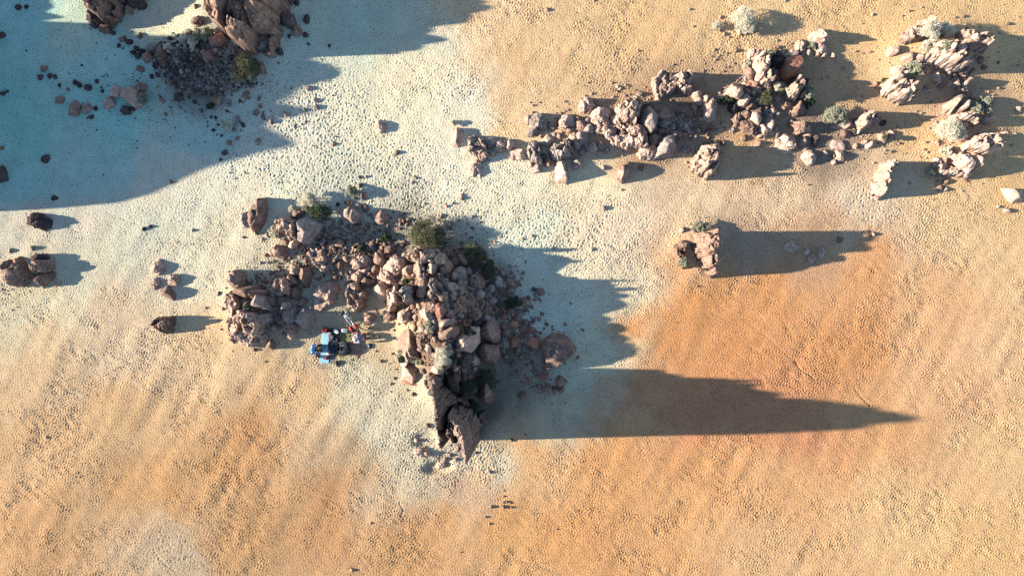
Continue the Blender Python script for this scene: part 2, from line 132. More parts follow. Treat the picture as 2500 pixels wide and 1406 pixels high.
('E',-28.47,0.62,0,0.97,0.74,20,0.9,'bf',"large brown angular rock right of the left edge rock group"),
('E',-13.5,-1.66,0.03,0.94,0.74,10,0.95,'gf',"large grey angular rock right of the pale wall beside camp"),
('E',-4.81,-1.46,2.12,0.9,0.71,0,0.66,'pf',"large pale angular rock above the low cream bush in heap"),
('E',-15.05,-1.88,0.27,0.54,1.22,-80,1.5,'gr',"large grey long craggy rock right of the pale wall beside camp"),
('E',14.02,11.27,0.29,1,0.67,10,0.8,'pf',"large pale angular rock down and left of the pale column, second nearest"),
('E',17.07,2.46,0,0.99,0.68,-20,0.3,'ps',"large pale flat rock at the slabs in long shadow"),
('E',-15.99,-0.15,0.32,1.46,0.44,8,1.6,'bs',"large brown long flat rock above the yellow moss"),
('E',-6.3,-1.53,0.57,0.73,0.88,-20,1.2,'pr',"large pale craggy rock right of the bicycle"),
('E',-15.86,-3.17,0.14,0.94,0.69,0,0.5,'pr',"large pale craggy rock below the pale wall beside camp"),
('E',18.1,7.92,0,0.77,0.84,0,0.6,'pr',"large pale craggy rock down and left of the grey-green shaded bush"),
('E',4.16,9.08,0.32,0.77,0.83,0,0.7,'gf',"large grey angular rock right of the whitish block leading ridge"),
('E',1.41,-3.33,0,0.91,0.7,-20,0.4,'rr',"large reddish craggy rock left of the biggest apron boulder"),
('E',-7.83,-0.07,0.13,0.74,0.84,0,1.1,'pf',"large pale angular rock up and right of the bicycle"),
('E',-12.6,0.72,0.01,0.57,1.09,-5,0.9,'bf',"large brown long angular rock up and left of the pale crag above bicycle"),
('E',-26.68,10.84,0,0.71,0.88,15,0.5,'bf',"large brown angular rock left of the upper left shaded stone row"),
('E',-7.97,1.76,0.08,0.94,0.64,20,0.7,'bf',"large brown angular rock left of the pale central dome"),
('E',0.44,8.09,0.03,0.84,0.72,-30,0.45,'pf',"large pale angular rock down and left of the whitish block leading ridge"),
('E',14.61,14.09,0.08,0.73,0.8,0,0.9,'pr',"large pale craggy rock up and left of the pale column"),
('E',3.28,9.96,0.21,0.89,0.65,20,0.7,'pr',"large pale craggy rock right of the whitish block leading ridge"),
('E',7.03,8.97,0.27,0.89,0.65,0,0.7,'pr',"large pale craggy rock below the tallest middle ridge crag"),
('E',-22.73,17.35,0.01,1,0.58,0,0.8,'dr',"large dark long craggy rock right of the top left corner outcrop"),
('E',-2.9,1.65,0.33,0.88,0.64,-50,0.9,'bo',"large brown rounded rock left of the green bush pair by dome"),
('E',-4.05,-1.23,2.84,0.56,0.88,10,0.6,'rf',"large reddish angular rock above the low cream bush in heap"),
('E',-2.32,-4.26,0.92,0.78,0.68,-20,0.9,'gf',"large grey angular rock up and left of the dark bush beside the spire"),
('E',19.86,8.72,0,0.98,0.57,0,0.25,'ps',"large pale long flat rock below the grey-green shaded bush"),
('E',0.2,-3.32,0.01,0.64,0.86,-10,0.6,'rf',"large reddish angular rock below the dark bush on the east apron"),
('E',-3.86,-2.01,2.64,1.01,0.48,5,0.48,'pf',"large pale long angular rock above the low cream bush in heap"),
('E',-9.72,-0.17,0,0.64,0.84,10,0.8,'pr',"large pale craggy rock right of the pale crag above bicycle"),
('E',-31.02,6.94,0,0.5,1.09,0,0.5,'df',"large dark long angular rock above the left edge rock group"),
('E',-21.52,1.24,0,0.67,0.81,0,0.45,'pr',"large pale craggy rock up and left of the pale rocks left of wall"),
('P',-16.23,4.11,0.02,[(0.26,0.48),(0.26,-0.41),(-0.04,-0.42),(-0.34,-0.02),(-0.14,0.38)],0.7,'gf',"large grey angular rock left of the flat grey block"),
('E',9.33,10.47,0.37,0.87,0.6,-20,0.3,'bs',"large brown flat rock below the pale shelf above ridge"),
('E',-24.59,11.21,0,0.82,0.64,0,0.4,'pf',"large pale angular rock left of the upper left shaded stone row, second nearest"),
('E',20.3,10.02,0,0.77,0.67,0,0.4,'pf',"large pale angular rock down and right of the grey-green shaded bush"),
('E',-4.67,1.02,1.59,0.52,0.9,0,0.9,'pf',"large pale long angular rock down and right of the pale central dome"),
('E',-2.64,0.91,0.68,0.93,0.54,-15,0.48,'gf',"large grey long angular rock down and left of the green bush pair by dome"),
('E',-20.6,0.47,0,0.81,0.64,20,0.5,'pr',"large pale craggy rock down and right of the pale rocks left of wall"),
('E',-8.01,9.83,0,0.65,0.8,-20,0.45,'pr',"large pale craggy rock up and right of the bushy tuft above heap"),
('E',23.32,13.11,0.49,0.83,0.59,20,0.6,'ps',"large pale flat rock above the split crag below white bush"),
('E',14.71,10.29,0.22,0.43,1.13,32,0.8,'pf',"large pale long angular rock below the pale column"),
('E',-12.94,4.49,0.21,0.99,0.5,10,0.31,'br',"large brown long craggy rock up and left of the flat grey block"),
('E',-5.07,-0.12,2.24,0.52,0.84,-10,0.78,'bf',"large brown angular rock below the pale central dome"),
('E',-3.26,-1.05,2.61,0.84,0.51,-25,0.48,'bf',"large brown angular rock above the low cream bush in heap"),
('E',-14.16,2.23,0.09,0.74,0.64,-20,0.75,'bf',"large brown angular rock down and left of the flat grey block"),
('E',-14.59,-0.84,0.19,0.64,0.74,0,0.6,'bo',"large brown rounded rock right of the yellow moss"),
('E',-21.21,14.04,0.19,0.5,0.95,0,0.7,'bf',"large brown long angular rock up and right of the upper left shaded stone row"),
('E',2.11,-6.13,0,0.54,0.89,10,0.3,'bf',"large brown angular rock below the biggest apron boulder"),
('E',-5.29,1.12,1.34,0.57,0.76,0,1.4,'pr',"large pale craggy rock down and left of the pale central dome, nearest"),
('E',-1.62,-1.35,0.64,0.78,0.59,0,0.4,'bf',"large brown angular rock left of the dark bush on the east apron"),
('E',-1.29,8.93,0.01,0.84,0.57,-15,0.5,'pf',"large pale angular rock up and right of the pale stones below ridge tip"),
('E',13.63,10.3,0.21,0.54,0.87,-30,0.4,'br',"large brown craggy rock up and right of the lone crag below ridge, nearest"),
('E',15.26,9.59,0.12,0.53,0.87,20,0.7,'pf',"large pale angular rock up and right of the lone crag below ridge"),
('E',13.41,10.88,0.25,0.77,0.6,0,0.5,'df',"large dark angular rock down and left of the pale column"),
('E',-6.11,-5.71,0.14,1.24,0.38,-10,0.2,'rs',"large reddish long flat rock down and left of the low cream bush in heap"),
('E',-24.04,11.89,0,0.79,0.58,-20,0.6,'pf',"large pale angular rock left of the upper left shaded stone row, nearest"),
('E',-9.58,-0.87,0,0.84,0.55,0,0.7,'pr',"large pale craggy rock above the bicycle"),
('E',17.32,10.86,0.09,0.4,1.14,-22,0.8,'bf',"large brown long angular rock left of the grey-green shaded bush"),
('E',2.16,8.86,0.18,0.8,0.56,10,0.5,'pf',"large pale angular rock down and right of the whitish block leading ridge"),
('E',-21.79,0.24,0,0.67,0.67,-20,0.3,'pr',"large pale craggy rock down and left of the pale rocks left of wall"),
('E',-13.43,-2.76,0.01,0.65,0.7,0,0.6,'pf',"large pale angular rock up and left of the red pouch on the blue mat"),
('E',-3.59,0.02,2.52,0.7,0.56,-20,0.6,'gf',"large grey angular rock down and right of the pale central dome"),
('E',-0.84,0.37,0.23,0.89,0.49,-65,0.5,'gf',"large grey long angular rock up and left of the dark bush on the east apron"),
('E',-13.05,15.58,0.39,0.58,0.75,0,0.4,'bo',"large brown rounded rock right of the cracked outcrop at top edge"),
('E',6.33,10.06,0.36,0.77,0.56,0,0.8,'pr',"large pale craggy rock down and left of the tallest middle ridge crag, nearest"),
('E',-13.36,0.52,0.02,0.79,0.54,-30,0.9,'bf',"large brown angular rock left of the pale crag above bicycle"),
('E',-6.05,-4.07,0.48,0.79,0.53,-15,0.8,'pr',"large pale craggy rock left of the low cream bush in heap"),
('E',6.5,9.29,0.33,0.65,0.65,0,0.6,'df',"large dark angular rock down and left of the tallest middle ridge crag"),
('E',8.59,8.96,0.23,0.65,0.65,0,0.9,'br',"large brown craggy rock down and right of the tallest middle ridge crag"),
('E',-1.78,-7.88,0.02,0.6,0.71,0,0.8,'df',"large dark angular rock right of the dark twin spire"),
('E',9.13,9.91,0.38,0.71,0.59,0,0.5,'gf',"large grey angular rock right of the tallest middle ridge crag"),
('E',-22.08,14.01,0.08,0.67,0.63,0,0.5,'bf',"large brown angular rock up and right of the upper left shaded stone row"),
('E',-24.78,15.78,0,0.84,0.5,-35,0.4,'bf',"large brown angular rock below the top left corner outcrop"),
('E',23.12,14.35,0.32,0.64,0.64,20,0.6,'pf',"large pale angular rock above the split crag below white bush"),
('E',-18.19,13.77,0.85,0.7,0.57,0,0.4,'bf',"medium brown angular rock left of the green bush under cracked outcrop"),
('E',2.94,-5.67,0,0.7,0.59,10,0.3,'bf',"medium brown angular rock below the biggest apron boulder"),
('E',-17.97,11.41,0.2,0.68,0.6,0,0.4,'bo',"medium brown rounded rock down and left of the green bush under cracked outcrop"),
('E',-20.95,-0.3,0,0.87,0.47,-10,0.75,'bf',"medium brown long angular rock below the pale rocks left of wall"),
('E',5.93,9.34,0.34,0.68,0.59,0,0.7,'pr',"medium pale craggy rock down and left of the tallest middle ridge crag"),
('E',-7.38,2.33,0.1,0.74,0.55,15,0.6,'bf',"medium brown angular rock left of the pale central dome"),
('E',14.35,12.93,0.2,0.5,0.8,10,0.8,'bf',"medium brown angular rock down and left of the pale column"),
('E',-2.86,-6.78,0.37,0.48,0.8,30,2.2,'df',"medium dark angular rock up and right of the dark twin spire"),
('E',-18.87,16.07,0.39,0.79,0.5,20,0.5,'br',"medium brown craggy rock left of the cracked outcrop at top edge"),
('E',17.03,14.13,0.04,0.74,0.54,20,0.5,'ps',"medium pale flat rock above the dark slab beside column"),
('E',-28.7,1.84,0,1.07,0.37,10,0.8,'dr',"medium dark long craggy rock up and right of the left edge rock group"),
('E',-11.5,1.72,0.04,0.8,0.5,0,0.31,'pr',"medium pale craggy rock above the pale crag above bicycle"),
('E',4.19,9.8,0.29,0.59,0.65,30,0.6,'bf',"medium brown angular rock right of the whitish block leading ridge, third nearest"),
('E',1.27,9.49,0.1,0.68,0.56,0,0.6,'gf',"medium grey angular rock down and left of the whitish block leading ridge"),
('E',3.95,7.54,0.09,0.68,0.57,0,0.5,'pr',"medium pale craggy rock down and right of the whitish block leading ridge"),
('E',11.19,11.74,0.13,0.64,0.6,0,0.6,'po',"medium pale rounded rock down and right of the pale shelf above ridge, nearest"),
('E',17.58,14.61,0.02,0.64,0.6,0,0.5,'pr',"medium pale craggy rock up and right of the dark slab beside column"),
('E',18.74,14.53,0.01,0.64,0.6,0,0.6,'pr',"medium pale craggy rock below the pointed upper ridge rocks"),
('E',-9.42,0.67,0.01,0.6,0.65,0,0.5,'pr',"medium pale craggy rock up and right of the pale crag above bicycle"),
('E',25.61,12.78,0.43,0.76,0.49,0,0.45,'pr',"medium pale craggy rock right of the split crag below white bush"),
('E',-13.21,-0.27,0.02,0.55,0.69,0,0.8,'bf',"medium brown angular rock left of the pale crag above bicycle, second nearest"),
('E',-9.1,-0.42,0.01,0.55,0.69,-10,0.7,'bf',"medium brown angular rock above the bicycle"),
('E',18.5,8.95,0.01,0.47,0.81,0,0.3,'df',"medium dark long angular rock down and left of the grey-green shaded bush"),
('E',-8.76,-1.87,0,0.45,0.85,25,0.45,'bf',"medium brown long angular rock right of the bicycle"),
('E',-25.97,10.98,0,0.55,0.69,0,0.4,'pf',"medium pale angular rock left of the upper left shaded stone row"),
('E',2.22,7.63,0.07,0.66,0.57,0,0.5,'bf',"medium brown angular rock below the whitish block leading ridge"),
('E',1.57,7.26,0.03,0.66,0.57,-20,0.45,'gf',"medium grey angular rock below the whitish block leading ridge"),
('E',-13.54,-2.31,0.02,0.74,0.5,-10,0.7,'bf',"medium brown angular rock right of the pale wall beside camp"),
('E',-12.79,-0.87,0.01,0.75,0.5,20,0.4,'bf',"medium brown angular rock left of the pale crag above bicycle, nearest"),
('E',-0.15,0.3,0.12,0.74,0.5,-5,0.4,'bf',"medium brown angular rock above the dark bush on the east apron"),
('E',24.4,13.75,0.65,0.73,0.49,20,0.7,'pf',"medium pale angular rock below the huge white bush, second nearest"),
('E',4.85,8.49,0.25,0.53,0.68,0,0.5,'pf',"medium pale angular rock down and left of the tallest middle ridge crag"),
('E',-23.52,10.8,0,0.71,0.52,-15,0.5,'df',"medium dark angular rock below the upper left shaded stone row"),
('E',11.31,11.29,0.18,0.6,0.6,30,0.6,'po',"medium pale rounded rock down and right of the pale shelf above ridge, second nearest"),
('E',-2.27,-6.05,0.33,0.61,0.58,0,0.8,'bf',"medium brown angular rock down and left of the dark bush beside the spire"),
('E',17.72,8.92,0.01,0.57,0.64,-20,0.5,'pf',"medium pale angular rock down and left of the grey-green shaded bush"),
('E',22.6,9.22,0,0.8,0.45,20,0.5,'pr',"medium pale long craggy rock down and right of the thin leaning fin"),
('E',-8.84,0.37,0.02,0.79,0.45,-15,0.6,'bo',"medium brown long rounded rock above the bicycle, nearest"),
('E',-8.9,0.42,0.02,0.89,0.4,-30,0.5,'bo',"medium brown long rounded rock above the bicycle, second nearest"),
('E',-21.84,14.57,0.09,0.71,0.5,0,0.5,'gf',"medium grey angular rock up and right of the upper left shaded stone row"),
('E',-22.59,12.21,0.03,0.71,0.5,10,0.5,'bf',"medium brown angular rock up and right of the upper left shaded stone row"),
('E',4.66,9.58,0.33,0.62,0.56,0,0.6,'gf',"medium grey angular rock left of the tallest middle ridge crag"),
('E',-13.24,2.65,0.16,0.64,0.54,30,0.6,'pf',"medium pale angular rock down and left of the flat grey block"),
('E',-15.42,-0.34,0.34,0.93,0.37,25,1.5,'bs',"medium brown long flat rock up and right of the yellow moss"),
('E',15.6,9.84,0.14,0.4,0.87,-10,0.8,'pf',"medium pale long angular rock below the pale column"),
('E',14.93,10.6,0.25,0.47,0.73,20,0.6,'df',"medium dark angular rock below the pale column"),
('E',-30.65,1.31,0,0.64,0.54,0,0.8,'bf',"medium brown angular rock left of the left edge rock group"),
('E',0.39,-3.75,0.01,0.75,0.46,60,0.5,'bf',"medium brown angular rock left of the biggest apron boulder"),
('E',-23.73,17.4,0,0.58,0.58,0,0.5,'df',"medium dark angular rock right of the top left corner outcrop"),
('E',-0.1,8.68,0.03,0.48,0.72,0,0.5,'pf',"medium pale angular rock down and left of the whitish block leading ridge"),
('E',23.84,13.83,0.56,0.56,0.59,0,0.7,'pf',"medium pale angular rock above the split crag below white bush"),
('E',11.69,11.27,0.18,0.4,0.83,-10,0.8,'pf',"medium pale long angular rock down and right of the pale shelf above ridge"),
('E',0.93,-5.66,0,0.7,0.49,-20,0.12,'bs',"medium brown flat rock right of the dark bush beside the spire"),
('E',-3.44,0.55,1.67,0.38,0.81,-20,0.48,'bf',"medium brown long angular rock down and left of the green bush pair by dome"),
('E',-13.76,16.99,0.57,0.49,0.66,0,0.5,'df',"medium dark angular rock up and right of the cracked outcrop at top edge"),
('E',28.84,10.18,0.3,0.9,0.37,15,0.5,'pf',"medium pale long angular rock up and right of the long crag at right edge"),
('E',-10.5,2.71,0.04,0.75,0.45,15,0.35,'bf',"medium brown angular rock right of the flat grey block"),
('E',-11.6,2.12,0.07,0.75,0.45,20,0.28,'br',"medium brown craggy rock down and right of the flat grey block"),
('E',-10.45,1.32,0.01,0.45,0.75,-10,0.4,'bo',"medium brown rounded rock up and right of the pale crag above bicycle"),
('E',-3.44,1.6,0.56,0.74,0.44,0,0.3,'bs',"medium brown flat rock left of the green bush pair by dome"),
('E',18.26,1.87,0,0.43,0.77,-25,0.4,'pf',"medium pale long angular rock down and right of the slabs in long shadow"),
('E',7.34,8.78,0.22,0.65,0.5,0,0.6,'pr',"medium pale craggy rock below the tallest middle ridge crag"),
('E',-15.16,13.28,0.37,0.41,0.79,0,0.3,'bf',"medium brown long angular rock right of the green bush under cracked outcrop"),
('E',-9.01,1.12,0.02,0.95,0.35,20,0.4,'pr',"medium pale long craggy rock up and right of the pale crag above bicycle"),
('E',-5.17,0.59,1.84,0.66,0.45,-20,0.72,'pr',"medium pale craggy rock below the pale central dome"),
('E',-8.29,1.12,0.07,0.57,0.57,0,0.5,'bf',"medium brown angular rock up and right of the bicycle"),
('E',-15.12,-3,0.12,0.6,0.55,0,0.5,'pf',"medium pale angular rock down and right of the pale wall beside camp"),
('E',-14.63,-1.91,0.16,0.6,0.55,0,0.4,'bo',"medium brown rounded rock right of the pale wall beside camp, nearest"),
('E',-13.14,1.07,0.03,0.6,0.55,30,0.7,'pf',"medium pale angular rock up and left of the pale crag above bicycle"),
('E',14.35,10.96,0.29,0.6,0.53,0,0.6,'bf',"medium brown angular rock below the pale column, second nearest"),
('E',14.15,10.48,0.24,0.8,0.4,-25,0.5,'bf',"medium brown long angular rock below the pale column"),
('E',-5.63,-10.03,0,0.66,0.49,20,0.35,'pr',"medium pale craggy rock up and left of the stone pit below spire"),
('E',19.95,7.99,0,0.5,0.64,0,0.5,'pf',"medium pale angular rock below the grey-green shaded bush"),
('E',2.46,9.86,0.16,0.66,0.48,0,0.3,'bf',"medium brown angular rock right of the whitish block leading ridge, nearest"),
('E',-1.73,1.6,0.12,0.69,0.44,-10,0.9,'bf',"medium brown angular rock down and right of the green bush pair by dome"),
('E',-2.98,-0.21,2.06,0.66,0.43,-40,0.42,'gf',"medium grey angular rock down and left of the green bush pair by dome"),
('E',-4.26,-10.75,0,0.63,0.49,0,0.35,'pr',"medium pale craggy rock down and right of the stone pit below spire"),
('E',-6.09,1.09,0.93,0.63,0.46,10,1.1,'pf',"medium pale angular rock down and left of the pale central dome"),
('E',-3.96,-0.58,3.08,0.6,0.44,0,0.54,'bo',"medium brown rounded rock below the pale central dome"),
('E',0.82,-0.87,0.04,0.65,0.47,-50,0.4,'bo',"medium brown rounded rock right of the dark bush on the east apron"),
('E',3.84,8.8,0.29,0.77,0.38,-60,0.6,'pf',"medium pale long angular rock down and right of the whitish block leading ridge"),
('E',-0.36,-2.68,0.06,0.62,0.48,30,0.4,'bo',"medium brown rounded rock below the dark bush on the east apron"),
('E',0.6,-6.56,0,0.62,0.48,0,0.35,'bo',"medium brown rounded rock down and right of the dark bush beside the spire"),
('E',19.72,9.89,0,0.74,0.4,0,0.25,'pf',"medium pale long angular rock below the grey-green shaded bush"),
('E',-13.7,-1.07,0.05,0.59,0.5,20,0.7,'pf',"medium pale angular rock right of the yellow moss"),
('E',-20.24,11.6,0.14,0.71,0.42,0,0.3,'df',"medium dark angular rock right of the upper left shaded stone row"),
('E',-9.52,3.66,0.02,0.65,0.45,0,0.3,'bo',"medium brown rounded rock below the bushy tuft above heap"),
('E',-1.28,-0.02,0.45,0.44,0.64,-10,0.5,'gf',"medium grey angular rock up and left of the dark bush on the east apron"),
('E',-7.29,-1.64,0.14,0.64,0.45,0,0.5,'br',"medium brown craggy rock right of the bicycle"),
('E',1.03,10.19,0.05,0.54,0.54,0,0.33,'pr',"medium pale craggy rock left of the whitish block leading ridge"),
('E',-1.52,-1.84,0.49,0.58,0.48,0,0.8,'go',"medium grey rounded rock down and left of the dark bush on the east apron"),
('E',0.17,-2.2,0.04,0.59,0.48,-30,0.4,'rf',"medium reddish angular rock below the dark bush on the east apron"),
('E',-14.46,-2.41,0.1,0.6,0.47,50,0.5,'bo',"medium brown rounded rock right of the pale wall beside camp, second nearest"),
('E',-3.58,-1.42,2.71,0.44,0.56,0,0.42,'bf',"medium brown angular rock above the low cream bush in heap"),
('E',-8.93,4.81,0,0.7,0.4,-35,0.25,'bf',"medium brown long angular rock down and right of the bushy tuft above heap"),
('E',27.44,15.04,0.33,0.78,0.34,20,1.3,'pf',"medium pale long angular rock right of the huge white bush"),
('E',18.86,2.21,0,0.49,0.56,0,0.3,'pf',"medium pale angular rock right of the slabs in long shadow"),
('E',21.69,3.3,0,0.56,0.5,0,0.12,'bs',"medium brown flat rock below the fin beside footprints"),
('E',1.95,-5.37,0,0.56,0.48,20,0.4,'rf',"medium reddish angular rock down and left of the biggest apron boulder"),
('E',8.99,9.42,0.32,0.56,0.47,0,0.5,'bf',"medium brown angular rock down and right of the tallest middle ridge crag"),
('E',-4.12,-4.69,1.78,0.56,0.43,50,1.2,'pf',"medium pale angular rock below the low cream bush in heap"),
('E',-1.23,-0.81,0.49,0.59,0.44,-20,0.3,'gf',"medium grey angular rock left of the dark bush on the east apron"),
('E',25.37,13.85,0.71,0.44,0.58,-10,1.2,'pf',"medium pale angular rock below the huge white bush, nearest"),
('E',-22.64,13.32,0.05,0.63,0.42,-20,0.25,'bo',"medium brown rounded rock above the upper left shaded stone row"),
('E',0.39,-1.79,0.05,0.54,0.48,-20,0.3,'bf',"medium brown angular rock below the dark bush on the east apron"),
('E',27.18,10.93,0.36,0.42,0.6,0,1,'pf',"medium pale angular rock up and right of the cream bushes near right edge"),
('E',-14.59,-3.45,0.05,0.47,0.55,0,0.6,'bf',"medium brown angular rock down and right of the pale wall beside camp"),
('E',-3.01,-0.66,2.32,0.52,0.45,0,0.42,'bo',"medium brown rounded rock down and left of the green bush pair by dome"),
('E',3.94,10.12,0.23,0.47,0.53,0,0.5,'bf',"medium brown angular rock right of the whitish block leading ridge, second nearest"),
('E',5.45,8.67,0.26,0.56,0.45,0,0.4,'gf',"medium grey angular rock down and left of the tallest middle ridge crag"),
('E',4.27,8.3,0.22,0.45,0.56,0,0.4,'gf',"medium grey angular rock down and right of the whitish block leading ridge"),
('E',1.7,-0.22,0.01,0.85,0.3,-25,0.1,'bs',"medium brown long flat rock up and right of the dark bush on the east apron"),
('E',-23.31,16.96,0,0.5,0.5,0,0.5,'bf',"medium brown angular rock right of the top left corner outcrop"),
('E',14.73,12.28,0.28,0.57,0.43,0,0.5,'bf',"medium brown angular rock below the pale column, nearest"),
('E',21.84,8.72,0,0.66,0.37,30,0.45,'pf',"medium pale long angular rock below the thin leaning fin"),
('E',10.6,8.4,0.07,0.69,0.36,0,0.2,'gs',"medium grey long flat rock up and left of the lone crag below ridge"),
('E',-6.98,1.86,0.28,0.54,0.45,20,0.28,'ro',"medium reddish rounded rock left of the pale central dome"),
('E',-1.99,-0.41,0.99,0.53,0.44,0,0.5,'go',"medium grey rounded rock left of the dark bush on the east apron"),
('E',10.97,10.78,0.25,0.4,0.6,0,0.5,'bf',"medium brown angular rock down and right of the pale shelf above ridge"),
('E',13.64,11.59,0.27,0.4,0.6,0,0.7,'pf',"medium pale angular rock down and left of the pale column"),
('E',19.11,8.14,0,0.4,0.61,0,0.3,'gf',"medium grey angular rock below the grey-green shaded bush"),
('E',-29.97,1.61,0,0.6,0.4,-30,0.5,'rf',"medium reddish angular rock above the left edge rock group"),
('E',-28.45,7.91,0,0.52,0.47,0,0.3,'df',"medium dark angular rock down and left of the upper left shaded stone row"),
('E',-3.44,-0.46,2.79,0.39,0.53,0,0.48,'go',"medium grey rounded rock down and right of the pale central dome"),
('E',-27.55,11.47,0,0.46,0.52,0,0.3,'bf',"medium brown angular rock left of the upper left shaded stone row"),
]
